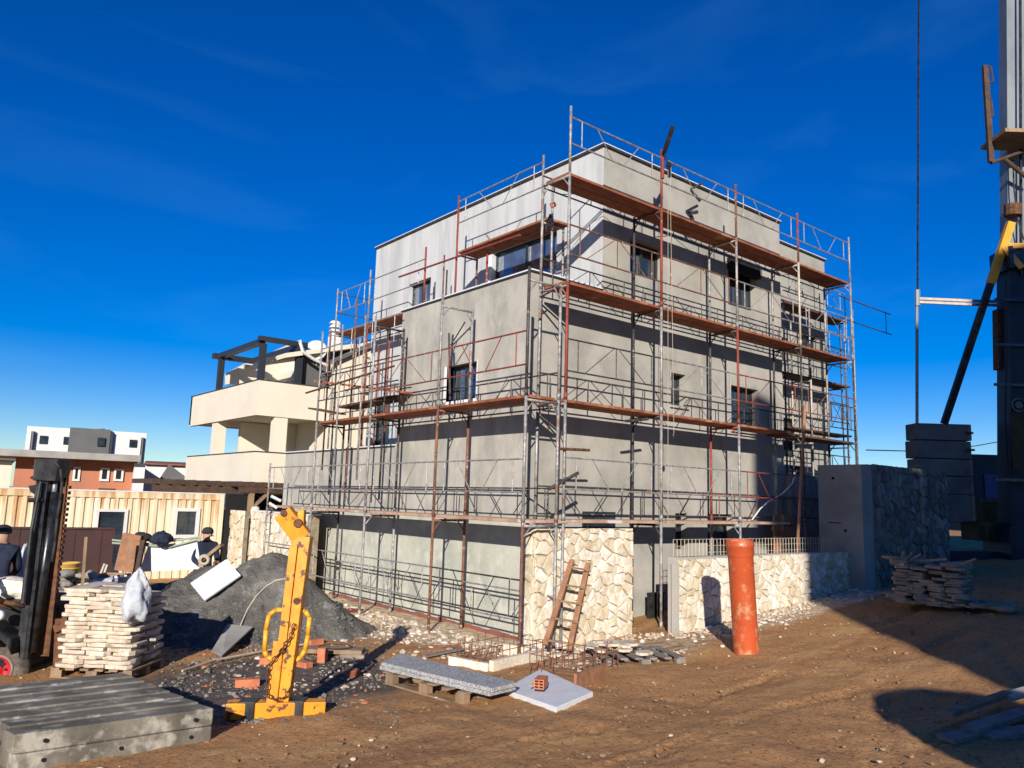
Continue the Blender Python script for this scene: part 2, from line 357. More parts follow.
def build_ground():
    mb = MB(); NA = 840; rings = [0.0]
    r = .6
    while r < 60: rings.append(r); r *= (1.0075 if 4.6 < r < 20 else 1.02)
    while r < 4000: rings.append(r); r *= 1.25
    vs = []; fs = []
    fwd = math.atan2(-CM[1][2], -CM[0][2])
    for i, r in enumerate(rings[1:]):
        for k in range(NA):
            # denser angles inside the view
            t = (k / NA) * 2 - 1; an = fwd + math.pi * (abs(t) ** 1.9) * (1 if t > 0 else -1)
            x = CAM.x + r * math.cos(an); y = CAM.y + r * math.sin(an)
            z = gz(x, y)
            if r < 60:
                z += .035 * mn.noise(V((x * .8, y * .8, 0))) + .018 * mn.noise(V((x * 2.7, y * 2.7, 5)))
                if r < 22: z += .010 * mn.noise(V((x * 9, y * 9, 9))) + .006 * mn.noise(V((x * 24, y * 24, 2)))
                # wheel ruts across the yard
                rut = math.sin((x * .42 - y * .90) * 3.1 + mn.noise(V((x * .4, y * .4, 7))) * 1.5)
                if y < -2 and x > -8: z += .012 * rut
                z += tracks(x, y)
            vs.append(V((x, y, z)))
    n = len(rings) - 1
    c = len(vs); vs.append(V((CAM.x, CAM.y, gz(CAM.x, CAM.y))))
    for k in range(NA): fs.append((c, k, (k + 1) % NA))
    for i in range(n - 1):
        for k in range(NA):
            j = (k + 1) % NA; fs.append((i*NA + k, (i+1)*NA + k, (i+1)*NA + j, i*NA + j))
    mb.v = vs; mb.f = fs
    o = mb.build('ground', 'ground', smooth=True); o['kind'] = 'structure'
build_ground()

# ================================================================ HOUSE UNDER CONSTRUCTION
house = thing('unfinished_house', (4, 4, 0), 'three storey house under construction with plastered walls and scaffolding on both facades', 'house')
def window(parent, axis, c, a0, a1, z0, z1, depth, inward, leaves=2, kind='window', frame='anthracite', pane='glass', label=None):
    P = (lambda a, z, d: V((c + d * inward, a, z))) if axis == 'x' else (lambda a, z, d: V((a, c + d * inward, z)))
    m = MB(); t = .055
    def bx(A0, A1, Z0, Z1, d0, d1): m.box(P(A0, Z0, d0), P(A1, Z1, d1))
    d0, d1 = depth - .07, depth - .005
    bx(a0, a1, z0, z0 + t, d0, d1); bx(a0, a1, z1 - t, z1, d0, d1)
    bx(a0, a0 + t, z0 + t, z1 - t, d0, d1); bx(a1 - t, a1, z0 + t, z1 - t, d0, d1)
    for k in range(1, leaves):
        a = lerp(a0, a1, k / leaves); bx(a - t * .7, a + t * .7, z0 + t, z1 - t, d0 - .01, d1)
    o = m.build(kind, frame, parent)
    if label: o['label'] = label
    g = MB(); g.quad(P(a0, z0, depth - .03), P(a1, z0, depth - .03), P(a1, z1, depth - .03), P(a0, z1, depth - .03))
    g.quad(P(a0, z0, depth + .02), P(a1, z0, depth + .02), P(a1, z1, depth + .02), P(a0, z1, depth + .02))
    g.build('pane', pane, o)
    return o
# right facade (Y = 0)
A_TOP = 6.33; ROOF = 9.30
wr = [(2.62, 3.66, 6.83, 7.60), (5.97, 7.11, 6.80, 7.85), (3.91, 4.40, 4.26, 4.95), (6.03, 7.10, 3.92, 4.93),
      (1.37, 2.25, 1.55, 2.03), (4.05, 4.45, 1.3, 2.03), (5.12, 6.05, .10, 2.03)]
m = MB()
hold_wall(m, 'y', 0, 1.822, 8.15, -1, ROOF, [h for h in wr if h[0] > 1.822], .24, 1)
m.build('wall', 'plaster', house)
m = MB(); hold_wall(m, 'y', 0, 0, 1.822, -1, A_TOP, [], .24, 1)
# basement window straddles the seam: built as a shallow frame set proud of the wall
m.build('wall', 'plaster', house)
for h in wr:
    if h[0] < 1.822: continue
    window(house, 'y', 0, *h, .24, 1, leaves=(1 if h[1] - h[0] < .6 else 2))
b = MB(); b.box((1.37, -.012, 1.60), (2.25, .05, 2.03)); o = b.build('window', 'anthracite', house)
b = MB(); b.box((1.41, -.016, 1.64), (2.21, -.008, 1.99)); b.build('pane', 'glass', o)
# sills and the roller shutter case of the upper window
for h in wr[2:4]: MB().box((h[0] - .05, -.06, h[2] - .05), (h[1] + .05, .02, h[2] - .005)).build('sill', 'plaster', house)
b = MB(); b.box((5.93, -.10, 7.62), (7.15, .05, 7.90)); b.build('shutter_case', 'dark', house)
# recessed wing on the far right
m = MB()
rec = [(9.35, 10.15, 3.55, 4.55), (9.25, 9.75, 6.05, 6.7), (10.4, 11.3, 6.35, 7.0), (9.7, 10.35, 2.55, 3.3)]
hold_wall(m, 'y', .8, 8.15, 11.78, -1, ROOF, rec, .2, 1)
m.quad((8.15, 0, -1), (8.15, .8, -1), (8.15, .8, ROOF), (8.15, 0, ROOF))
m.quad((11.78, .8, -1), (11.78, 9.2, -1), (11.78, 9.2, ROOF), (11.78, .8, ROOF))
m.build('wall', 'plaster', house)
for h in rec: window(house, 'y', .8, *h, .2, 1, leaves=1 if h[1] - h[0] < .7 else 2)
# left facade, storey under the terrace (X = 0)
p0 = onX(446, 402, 0); p1 = onX(477, 361, 0)
wl = (p1.y, p0.y, p0.z, p1.z)
m = MB(); hold_wall(m, 'x', 0, 0, 4.42, 1.9, A_TOP, [wl], .22, 1)
m.quad((0, 4.42, 3.31), (1.822, 4.42, 3.31), (1.822, 4.42, A_TOP), (0, 4.42, A_TOP))
hold_wall(m, 'x', 0, 4.42, 10.24, 1.9, 3.31, [], .22, 1)
m.quad((0, 10.24, -1), (8, 10.24, -1), (8, 10.24, 3.31), (0, 10.24, 3.31))
m.build('wall', 'plaster_left', house)
window(house, 'x', 0, *wl, .20, 1, leaves=2, pane='glassblue')
b = MB()      # white foam reveal round the left window
b.box((.0, wl[1], wl[2]), (.20, wl[1] + .06, wl[3])); b.box((-.004, wl[1] + .0, wl[2] - .06), (.2, wl[0], wl[2] - .004))
b.quad((-.004, wl[1] + .10, wl[2]), (-.004, wl[1] + .002, wl[2]), (-.004, wl[1] + .002, wl[3]), (-.004, wl[1] + .10, wl[3]))
b.quad((-.004, wl[0] - .035, wl[2]), (-.004, wl[0] - .002, wl[2]), (-.004, wl[0] - .002, wl[3] + .03), (-.004, wl[0] - .035, wl[3] + .03))
b.build('window_reveal', 'foam', house)
m = MB(); hold_wall(m, 'x', 0, 0, 10.24, -1, 1.9, [], .2, 1); o = m.build('wall', 'base_coat', house); o['label'] = 'ground floor wall with smooth greenish base coat'
m = MB(); m.box((.26, .26, 5.6), (1.8, 4.4, 5.95)); m.box((.26, 4.45, 2.6), (1.8, 10.2, 3.0)); m.box((.26, .26, -1), (1.8, 10.2, 1.9)); m.build('terrace_floor', 'plaster', house)
# parapets of the terrace: inner faces and metal cap
m = MB(); m.quad((.2, .2, 5.9), (.2, 4.4, 5.9), (.2, 4.4, A_TOP), (.2, .2, A_TOP)); m.quad((.2, .2, 5.9), (1.82, .2, 5.9), (1.82, .2, A_TOP), (.2, .2, A_TOP))
m.quad((.2, 4.42, 2.9), (.2, 10.2, 2.9), (.2, 10.2, 3.31), (.2, 4.42, 3.31))
m.build('parapet', 'plaster_left', house)
m = MB(); m.box((-.03, -.03, A_TOP), (.22, 4.45, A_TOP + .025)); m.box((.22, -.03, A_TOP), (1.815, .22, A_TOP + .025)); m.box((-.03, 4.46, 3.31), (.22, 10.26, 3.335))
m.build('parapet_cap', 'capwhite', house)
m = MB(); m.box((-.034, -.034, A_TOP - .03), (-.004, 4.454, A_TOP - .002)).build('parapet_trim', 'cap', house)
MB().box((.0, -.034, A_TOP - .03), (1.815, -.004, A_TOP - .002)).build('parapet_trim', 'cap', house)
MB().box((-.034, 4.46, 3.285), (-.004, 10.26, 3.308)).build('parapet_trim', 'cap', house)
# top storey, left face (X = 1.822)
K = 1.822
q0 = onX(491, 281, K); q1 = onX(557, 232, K); big = (q1.y, q0.y, 6.15, 7.93)
q0 = onX(408, 304, K); q1 = onX(431, 277, K); small = (q1.y, q0.y, 7.05, 7.86)
q0 = onX(372, 420, K); q1 = onX(391, 395, K); low1 = (max(q1.y, 6.0), q0.y, 3.35, q1.z)
m = MB(); hold_wall(m, 'x', K, 0, 9.1, 3.0, ROOF, [big, small, low1], .22, 1)
o = m.build('wall', 'white_plaster', house); o['label'] = 'top storey wall in streaky white primer'
window(house, 'x', K, *big, .2, 1, leaves=2, pane='glassblue'); window(house, 'x', K, *small, .2, 1, leaves=2, pane='glassblue'); window(house, 'x', K, *low1, .2, 1, leaves=1)
b = MB(); b.box((K - .03, big[0] - .02, big[3]), (K + .1, big[1] + .1, big[3] + .10)); b.box((K - .02, big[1] + .002, 6.2), (K + .15, big[1] + .12, big[3] - .002))
b.build('window_reveal', 'foam', house)
m = MB(); m.quad((K, 9.1, 3), (11.78, 9.1, 3), (11.78, 9.1, ROOF), (K, 9.1, ROOF)); m.build('wall', 'plaster', house)
m = MB()      # flat roof with a thin dark edge
m.box((K - .05, -.05, ROOF), (8.18, 9.14, ROOF + .04)); m.box((8.18, .75, ROOF), (11.82, 9.14, ROOF + .04))
m.build('roof', 'cap', house)
m = MB()
m.box((K - .05, -.05, ROOF + .044), (8.18, 9.14, ROOF + .062)); m.box((8.18, .75, ROOF + .044), (11.82, 9.14, ROOF + .062))
m.build('roof_edge', 'capwhite', house)
# dark gate low in the passage
m = MB()
for k in range(9): m.box((2.88 + k * .045, -.32, -.12), (2.905 + k * .045, -.29, .50))
m.box((2.86, -.30, -.12), (3.32, -.275, .50)); m.box((2.86, -.33, .48), (3.32, -.27, .53))
tag(m.build('metal_slats', 'blacksteel'), 'small black metal gate in the gap between the stone pier and the garden wall', 'slats')

# ---- stone cladding helper: cells of broken stone standing proud of a dark joint
def clip(poly, px, py, nx, ny):
    out = []
    for i in range(len(poly)):
        a, b = poly[i], poly[(i + 1) % len(poly)]
        da = (a[0] - px) * nx + (a[1] - py) * ny; db = (b[0] - px) * nx + (b[1] - py) * ny
        if da <= 0: out.append(a)
        if (da < 0 < db) or (db < 0 < da):
            t = da / (da - db); out.append((a[0] + (b[0] - a[0]) * t, a[1] + (b[1] - a[1]) * t))
    return out
def stones(mb, P, region, size, seed, proud=(.014, .038), gap=.0038, elong=.85, jit=.5):
    rr = random.Random(seed)
    a0 = min(p[0] for p in region); a1 = max(p[0] for p in region); z0 = min(p[1] for p in region); z1 = max(p[1] for p in region)
    pts = []; sx = size * elong; sz = size
    ni = int((a1 - a0) / sx) + 2; nj = int((z1 - z0) / sz) + 2
    for i in range(-1, ni):
        for j in range(-1, nj):
            if rr.random() < .1: continue
            pts.append((a0 + (i + .5 + rr.uniform(-jit, jit) + (j % 2) * .5) * sx, z0 + (j + .5 + rr.uniform(-jit, jit)) * sz))
    for i, p in enumerate(pts):
        poly = list(region)
        for k, q in enumerate(pts):
            if k == i: continue
            dx, dz = q[0] - p[0], q[1] - p[1]; L = math.hypot(dx, dz)
            if L > size * 4.5: continue
            poly = clip(poly, (p[0] + q[0]) / 2 - dx / L * gap, (p[1] + q[1]) / 2 - dz / L * gap, dx / L, dz / L)
            if len(poly) < 3: break
        if len(poly) < 3: continue
        cx = sum(a[0] for a in poly) / len(poly); cz = sum(a[1] for a in poly) / len(poly)
        q2 = []
        for e in range(len(poly)):
            a, b = poly[e], poly[(e + 1) % len(poly)]; el_ = math.hypot(b[0] - a[0], b[1] - a[1]); q2.append(a)
            ns = 2 if el_ > .12 else (1 if el_ > .06 else 0)
            for t in range(ns):
                f = (t + 1) / (ns + 1) + rr.uniform(-.08, .08); ex, ez = a[0] + (b[0] - a[0]) * f, a[1] + (b[1] - a[1]) * f; g_ = rr.uniform(0, .10); q2.append((ex + (cx - ex) * g_, ez + (cz - ez) * g_))
        poly = q2
        h = rr.uniform(*proud); tx, tz = rr.uniform(-.06, .06), rr.uniform(-.06, .06)
        n = len(mb.v); k = len(poly)
        for (a, z) in poly: mb.v.append(P(a, z, .0))
        for (a, z) in poly:
            f = .90; aa, zz = cx + (a - cx) * f, cz + (z - cz) * f
            mb.v.append(P(aa, zz, h + (a - cx) * tx + (z - cz) * tz))
        mb.v.append(P(cx, cz, h + .006))
        for q in range(k):
            r_ = (q + 1) % k; mb.f.append((n + q, n + r_, n + k + r_, n + k + q)); mb.f.append((n + k + q, n + k + r_, n + 2 * k))
# stone pier below the right scaffold
PX0, PX1, PYF = -.50, 1.80, -.84
pier = thing('stone_pier', (.65, -.7, -.1), 'cream stone clad pier under the scaffold at the house corner with a ladder on it', 'stone wall')
MB().box((PX0, PYF, -.6), (PX1, PYF + .30, 1.73)).build('core', 'joint', pier)
m = MB(); stones(m, lambda a, z, d: V((a, PYF - d, z)), [(PX0, -.4), (PX1, -.4), (PX1, 1.76), (PX0, 1.76)], .195, 4)
m.build('stone_cladding', 'stone', pier)
m = MB(); stones(m, lambda a, z, d: V((PX0 - d, a, z)), [(PYF, -.4), (PYF + .3, -.4), (PYF + .3, 1.76), (PYF, 1.76)], .28, 5); m.build('stone_cladding', 'stone', pier)
# garden wall
GW0, GW1, GY = 2.10, 8.05, -1.62
gw = thing('garden_wall', (5, -1.5, .2), 'low cream stone clad garden wall with wire mesh along its top behind the orange pipe', 'stone wall')
MB().box((GW0 + .003, GY, -.5), (GW1, GY + .22, 1.30)).build('core', 'plaster', gw)
m = MB(); stones(m, lambda a, z, d: V((a, GY - d, z)), [(GW0 + .01, -.3), (GW1, .2), (GW1, 1.30), (GW0 + .01, 1.26)], .18, 9)
m.build('stone_cladding', 'stone', gw)
MB().box((GW0 - .05, GY - .03, -.4), (GW0 + .0, GY + .10, 1.20)).build('end_pier', 'plaster', gw)
m = MB()
x = GW0 + .05
while x < GW1: m.tube((x, GY + .14, 1.28), (x, GY + .14, 1.60 + RND.uniform(-.01, .01)), .0055, 4); x += .105
for z in (1.36, 1.48, 1.595): m.tube((GW0 + .05, GY + .14, z), (GW1, GY + .14, z), .005, 4)
x = GW0 + .05
m.build('wire_mesh', 'creamtube', gw)
# high boundary wall to the right
bw = thing('boundary_wall', (9, -1.9, .5), 'tall shaded stone wall with plain concrete end panel right of the garden wall', 'stone wall')
zt = 3.2
MB().box((7.92, -2.0, 0), (8.25, -.98, zt)).build('end_panel', 'concpanel', bw)
MB().box((8.25, -1.97, 0), (12.3, -1.67, zt + .02)).build('core', 'concpanel', bw)
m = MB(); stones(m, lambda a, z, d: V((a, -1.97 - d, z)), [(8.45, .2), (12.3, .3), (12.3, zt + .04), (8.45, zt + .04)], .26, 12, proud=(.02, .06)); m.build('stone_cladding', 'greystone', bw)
m = MB()
for z in (1.9,): m.box((7.914, -1.5, z), (7.918, -1.2, z + .02))
for (y, z) in ((-1.35, 2.9), (-1.6, 1.75), (-1.45, .95)): m.tube((7.90, y, z), (7.93, y, z), .03, 8)
m.build('tie_hole', 'dark', bw)
rw = MB().box((8.2, -.12, 0), (13, .12, 3.02)).build('retaining_wall', 'concpanel'); tag(rw, 'plain dark retaining wall in deep shade behind the boundary wall end panel', 'wall')
# timber shuttering stacked in the dark corner
sh = thing('timber_shutter', (7.4, -.35, .4), 'reddish timber shutter panel standing in the dark corner behind the garden wall', 'shutter')
m = MB()
for k in range(5): m.box((7.0 + k * .17, -.42, .8), (7.155 + k * .17, -.38, 2.05))
m.build('board', 'redwood', sh)
m = MB(); m.box((7.0, -.375, 1.0), (7.85, -.34, 1.1)); m.box((7.0, -.375, 1.7), (7.85, -.34, 1.8)); m.build('batten', 'wood', sh)
# prop standing between garden wall and house
a = onY(804, 392 + 90, -.75); pr = MB().tube(onY(797, 556, -1.3), onY(805, 405, -1.3), .032, 8).build('timber_prop', 'redwood')
tag(pr, 'thin brown pole standing upright behind the mesh near the dark right corner', 'pole')
# curved white pipe on the right
pts = [onY(*p, -.6) for p in ((797, 470), (792, 484), (782, 494), (768, 502), (760, 509), (752, 520))]
tag(MB().poly(pts, .016, 6).build('plastic_conduit', 'pvcw'), 'thin white conduit curving down beside the dark right corner of the facade', 'conduit')

# ---- stone boundary wall on the left, with a dark slot
lw = thing('stone_boundary_wall', (-.6, 9, 0), 'cream stone clad wall with a dark vertical slot left of the grey facade', 'stone wall')
XL = -.72
sl0 = onX(250, 540, XL).y; sl1 = onX(243, 540, XL).y; ye = onX(219, 540, XL).y; ys = 7.05
m = MB(); m.box((XL, ys, -.5), (XL + .3, sl0, 1.68)); m.box((XL, sl1, -.5), (XL + .3, ye, 1.68)); m.build('core', 'joint', lw)
m = MB(); stones(m, lambda a, z, d: V((XL - d, a, z)), [(ys, -.4), (sl0, -.4), (sl0, 1.70), (ys, 1.70)], .27, 21)
stones(m, lambda a, z, d: V((XL - d, a, z)), [(sl1, -.4), (ye, -.4), (ye, 1.70), (sl1, 1.70)], .27, 22); m.build('stone_cladding', 'stone', lw)
MB().box((XL + .12, sl0, -.5), (XL + .25, sl1, 1.50)).build('slot_back', 'dark', lw)
m = MB(); m.box((XL - .02, ys, 1.70), (XL + .34, sl0 - .02, 1.73)); m.build('coping', 'capwhite', lw)
MB().lathe((XL + .1, sl0 + .05, 1.62), [(.0, .22), (.09, .2), (.12, .1), (.11, 0), (.06, -.1)], 10).build('coping_stone', 'stone', lw)

# ================================================================ NEIGHBOUR HOUSE
nb = thing('neighbour_house', (2, 14, 0), 'cream neighbouring house with deep balconies behind the left end of the scaffold', 'house')
NX, NY = -.24, 12.0
NYe = 18.2
m = MB()
# upper balcony parapet, slab
m.box((NX, NY, 4.60), (2.15, NY + .15, 5.50)); m.box((NX, NY + .15, 4.46), (NX + .15, NYe, 5.50)); m.box((NX, NYe - .15, 4.5), (5, NYe, 5.5))
m.build('balcony_parapet', 'cream', nb)
MB().box((NX + .15, NY + .15, 4.55), (6, NYe - .15, 4.75)).build('balcony_floor', 'cream', nb)
MB().box((NX + .0, NY, 4.46), (2.15, NY + .15, 4.60)).build('balcony_beam', 'cream', nb)
m = MB(); m.box((NX - .02, NY - .02, 5.50), (2.15, NY + .17, 5.53)); m.box((NX - .02, NY + .17, 5.50), (NX + .17, NYe, 5.53)); m.build('parapet_cap', 'cap', nb)
# lower balcony parapet
m = MB(); m.box((NX + .05, NY + .01, 2.45), (2.2, NY + .16, 3.38)); m.box((NX + .05, NY + .16, 2.45), (NX + .20, NYe + .1, 3.38)); m.build('balcony_parapet', 'cream', nb)
MB().box((NX + .2, NY + .16, 2.45), (6, NYe, 2.62)).build('balcony_floor', 'cream', nb)
m = MB(); m.box((NX + .03, NY - .01, 3.38), (2.2, NY + .17, 3.41)); m.box((NX + .03, NY + .17, 3.38), (NX + .22, NYe, 3.41)); m.build('parapet_cap', 'cap', nb)
# columns
c0 = onY(274, 430, NY + .02).x; c1 = onY(287, 430, NY + .02).x
MB().box((c0, NY + .02, 3.41), (c1, NY + .3, 4.44)).build('column', 'cream', nb)
y0 = onX(216, 440, NX + .06).y; y1 = onX(204, 440, NX + .06).y
MB().box((NX + .06, y0, 3.41), (NX + .36, y0 + .5, 4.52)).build('column', 'cream', nb)
for k in (0, 1): MB().box((NX + .3 + k * 5, NY + .4 + k, -.5), (NX + .6 + k * 5, NY + .7 + k, 2.45)).build('column', 'cream', nb)
# body
bx0 = 2.2
m = MB(); m.box((bx0, NY - .02, -.5), (9, NY + 8, 6.3)); m.build('wall', 'cream', nb)
m = MB(); m.box((1.9, NY + 2.6, 2.65), (bx0 - .003, NY + 6.2, 6.0)); m.build('wall', 'cream', nb)
MB().box((.6, NY + 3.4, 3.0), (1.9, NY + 3.6, 4.5)).build('wall', 'cream', nb)
# grey glazed corner under the roof
ga = onY(300, 343, NY + .3); 
m = MB(); m.box((1.25, NY + .32, 5.5), (2.05, NY + .36, 6.62)); m.build('glazed_screen', 'fargrey', nb)
m = MB(); m.box((2.05, NY + .28, 5.5), (2.12, NY + .40, 6.66)); m.build('screen_post', 'anthracite', nb)
# pitched roof rising to the right
def roofslab(y, xa, za, xb, zb, dy, t):
    MB().hexa([(xa, y, za - t), (xb, y, zb - t), (xb, y + dy, zb - t), (xa, y + dy, za - t), (xa, y, za), (xb, y, zb), (xb, y + dy, zb), (xa, y + dy, za)]).build('roof', 'cream', nb)
g0 = onY(262, 374, NY + .6); g1 = onY(380, 324, NY + .6)
g0 = onY(286, 353, NY - .05); g1 = onY(380, 326, NY - .05)
roofslab(NY - .05, g0.x, g0.z, 3.9, 7.35, 2.6, .14)
m = MB(); m.hexa([(1.3, NY + .05, 5.5), (3.9, NY + .05, 5.5), (3.9, NY + 5, 5.5), (1.3, NY + 5, 5.5), (1.3, NY + .3, 6.1), (3.9, NY + .3, 7.2), (3.9, NY + 5, 7.2), (1.3, NY + 5, 6.1)]); 
m = MB(); m.prism([(2.2, NY - .01, 6.3), (4.2, NY - .01, 6.3), (4.2, NY - .01, 7.35), (3.8, NY - .01, 7.2), (2.2, NY - .01, 6.42)], (0, 5, 0)); m.build('wall', 'cream', nb)
m = MB()
e0, e1 = onY(322, 366, NY - .12), onY(378, 341, NY - .12)
m.bar((e0.x, NY - .10, e0.z), (e1.x, NY - .10, e1.z), .16, .12); m.build('eaves_band', 'fargrey', nb)
# gutter pipe white
pts = [onY(*p, NY - .2) for p in ((300, 342), (303, 352), (315, 360), (328, 366))]
MB().poly(pts, .05, 8).build('downpipe', 'pvcw', nb)
# second small pitched gable beyond balcony
g2 = [onY(*p, NY + 4.5) for p in ((228, 384), (228, 373), (243, 365), (262, 366), (290, 350), (300, 343), (300, 384))]
MB().prism(g2, (0, .3, 0)).build('gable', 'cream', nb)
m = MB(); a_, b_ = onY(244, 366, NY + 4.4), onY(300, 342, NY + 4.4); m.bar(a_, b_, .3, .14); m.build('eaves_band', 'white_paint', nb)
# chimney
ch = onY(334, 345, NY + 1.5)
MB().box((ch.x - .16, NY + 1.35, ch.z - 1.2), (ch.x + .16, NY + 1.65, ch.z + .28)).build('chimney', 'white_paint', nb)
m = MB()
for k in range(4): m.lathe((ch.x, NY + 1.5, ch.z + .30 + k * .14), [(.21, 0), (.15, .09)], 14)
m.build('chimney_cowl', 'white_paint', nb)
# dark steel pergola on the balcony
m = MB(); P_ = lambda x, y, z: V((x, y, z))
zt_ = 6.72; PYa, PYb = NY + .05, NY + 3.6
for (x, y) in ((NX + .1, PYa), (NX + .1, PYb)): MB().box((x - .09, y, 5.53), (x + .09, y + .16, zt_ - .1)).build('pergola_post', 'anthracite', nb)
xr = onY(300, 360, PYa).x
m.box((xr - .10, PYa, 5.4), (xr + .1, PYa + .16, zt_ + .1)); m.build('pergola_post', 'anthracite', nb)
m = MB(); m.box((NX - .05, PYa - .02, zt_ - .02), (xr + .22, PYa + .18, zt_ + .12)); m.box((NX, PYa + .18, zt_ - .1), (NX + .2, PYb + .3, zt_ + .06)); m.box((xr - .1, PYa + .18, zt_ - .1), (xr + .1, PYb + .3, zt_ + .06)); m.box((NX - .15, PYb + .1, zt_ - .12), (xr + .2, PYb + .32, zt_ + .05))
m.build('pergola_beam', 'anthracite', nb)
# satellite dish on the roof
dc = onY(316, 351, NY + .2)
ds = thing('satellite_dish', dc, 'white satellite dish on the roof edge of the cream neighbouring house', 'satellite dish')
ax = V((-.55, -.8, .25)).normalized()
MB().lathe(dc + ax * .0, [(.0, -.06), (.12, -.05), (.24, -.01), (.34, .05), (.345, .06), (.24, .0), (.12, -.035), (.0, -.045)], 24, ax).build('dish', 'white_paint', ds, True)
MB().tube(dc, dc + V((.1, .1, -.5)), .025).build('arm', 'galv', ds)

# timber pergola between cabin and neighbour
pg = thing('timber_pergola', (0, 11.6, 0), 'dark timber pergola roof below the cream balconies', 'pergola')
m = MB()
xa = onY(140, 485, 11.8).x; xb = 1.2
m.box((-2.9, 12.0, 2.17), (xb, 12.10, 2.36)); m.build('beam', 'darkwood', pg)
m = MB(); x = -2.9
while x < xb - .1: m.box((x, 11.15 if x > -1.0 else 11.9, 2.37), (x + .07, 14.2, 2.50)); x += .34
m.build('rafter', 'darkwood', pg)
m = MB(); m.box((-.85, 11.2, 2.19), (xb, 11.32, 2.36)); m.build('beam', 'darkwood', pg)
for x in (-.55, 1.0): MB().box((x, 11.22, -.3), (x + .14, 11.34, 2.18)).build('post', 'wood', pg)
MB().bar((-.45, 11.28, 1.75), (-.02, 11.28, 2.18), .08, .08).build('brace', 'wood', pg)
MB().box((-.9, 12.02, -.3), (1.6, 12.05, 2.15)).build('shade_sheet', 'dark', pg)  # near-black sheet added to stand for the shade under the balcony

# ================================================================ SITE CABIN
cb = thing('site_cabin', (-4, 12, -.4), 'rust streaked cream corrugated site cabin with white framed door and window', 'cabin')
CY0, CX0, CX1, CZ = 12.0, -7.0, -.97, 2.12
dr = (onY(95, 520, CY0).x, onY(127, 520, CY0).x); wn = (onY(173, 520, CY0).x, onY(199, 520, CY0).x)
dz = onY(110, 509, CY0).z; wz1 = onY(186, 508, CY0).z; wz0 = onY(186, 538, CY0).z
m = MB()
def corr(y, x0, x1, z0, z1, pitch=.21):
    x = x0; prof = []
    while x < x1:
        for (dx, d) in ((0, 0), (.085, 0), (.105, .035), (.19, .035)): 
            if x + dx < x1: prof.append((x + dx, y + d))
        x += pitch
    prof.append((x1, y))
    n = len(m.v)
    for (a, b) in prof: m.v += [V((a, b, z0)), V((a, b, z1))]
    for i in range(len(prof) - 1): m.f.append((n + 2*i, n + 2*i + 2, n + 2*i + 3, n + 2*i + 1))
z0c = -.4
corr(CY0, CX0 + .1, dr[0], z0c, CZ - .16); corr(CY0, dr[1], wn[0], z0c, CZ - .16); corr(CY0, wn[1], CX1 - .1, z0c, CZ - .16)
corr(CY0, dr[0], dr[1], dz, CZ - .16); corr(CY0, wn[0], wn[1], wz1, CZ - .16); corr(CY0, wn[0], wn[1], z0c, wz0)
m.build('corrugated_wall', 'cabin', cb)
m = MB(); m.box((CX0, CY0 - .02, CZ - .16), (CX1, CY0 + .1, CZ)); m.box((CX0, CY0 - .03, z0c), (CX0 + .12, CY0 + .1, CZ - .162)); m.box((CX1 - .12, CY0 - .03, z0c), (CX1, CY0 + .1, CZ - .162)); m.build('frame', 'cabin', cb)
MB().box((CX0 - .01, CY0 - .03, CZ), (CX1 + .01, CY0 + 2.44, CZ + .03)).build('roof', 'white_paint', cb)
m = MB(); m.box((CX0, CY0 + .12, z0c), (CX0 + .04, CY0 + 2.4, CZ - .005)); m.box((CX1 - .04, CY0 + .12, z0c), (CX1, CY0 + 2.4, CZ - .005)); m.box((CX0 + .05, CY0 + 2.36, z0c), (CX1 - .05, CY0 + 2.4, CZ - .01)); m.build('side_wall', 'cabin', cb)
def wframe(a0, a1, z0, z1, name, t=.08):
    q = MB(); q.box((a0, CY0 - .05, z0), (a0 + t, CY0 + .05, z1)); q.box((a1 - t, CY0 - .05, z0), (a1, CY0 + .05, z1)); q.box((a0 + t, CY0 - .05, z1 - t), (a1 - t, CY0 + .05, z1)); q.box((a0 + t, CY0 - .05, z0), (a1 - t, CY0 + .05, z0 + t))
    fr = q.build(name, 'white_paint', cb); MB().box((a0 + t, CY0 + .01, z0 + t), (a1 - t, CY0 + .03, z1 - t)).build('pane', 'glass', fr)
wframe(*dr, z0c, dz, 'door', .07); wframe(*wn, wz0, wz1, 'window', .09)
# cabin rooftop lug
MB().box((-4.2, CY0, CZ + .035), (-3.8, CY0 + .1, CZ + .075)).build('roof_lug', 'darkwood', cb)

# maroon site fence
f0, f1 = at(-12, 560, 18.5), at(112, 560, 18.5)
fz = at(50, 529, 18.5).z
fn = thing('site_fence', (f0.x, f0.y, -.2), 'dark maroon sheet metal fence in front of the rusty cabin', 'fence')
d = (f1 - f0).normalized(); nrm = V((-d.y, d.x, 0))
m = MB(); L = (f1 - f0).length; s_ = 0
while s_ < L:
    a, b = f0 + d * s_, f0 + d * min(L, s_ + .16); off = nrm * (.012 if int(s_ / .16) % 2 else 0)
    m.hexa([V((a.x, a.y, -.4)) + off, V((b.x, b.y, -.4)) + off, V((b.x, b.y, -.4)) + off + nrm * .02, V((a.x, a.y, -.4)) + off + nrm * .02, V((a.x, a.y, fz)) + off, V((b.x, b.y, fz)) + off, V((b.x, b.y, fz)) + off + nrm * .02, V((a.x, a.y, fz)) + off + nrm * .02]); s_ += .16
m.build('sheet', 'maroon', fn)
MB().bar(V((f0.x, f0.y, fz + .02)), V((f1.x, f1.y, fz + .02)), .05, .04).build('top_rail', 'maroon', fn)

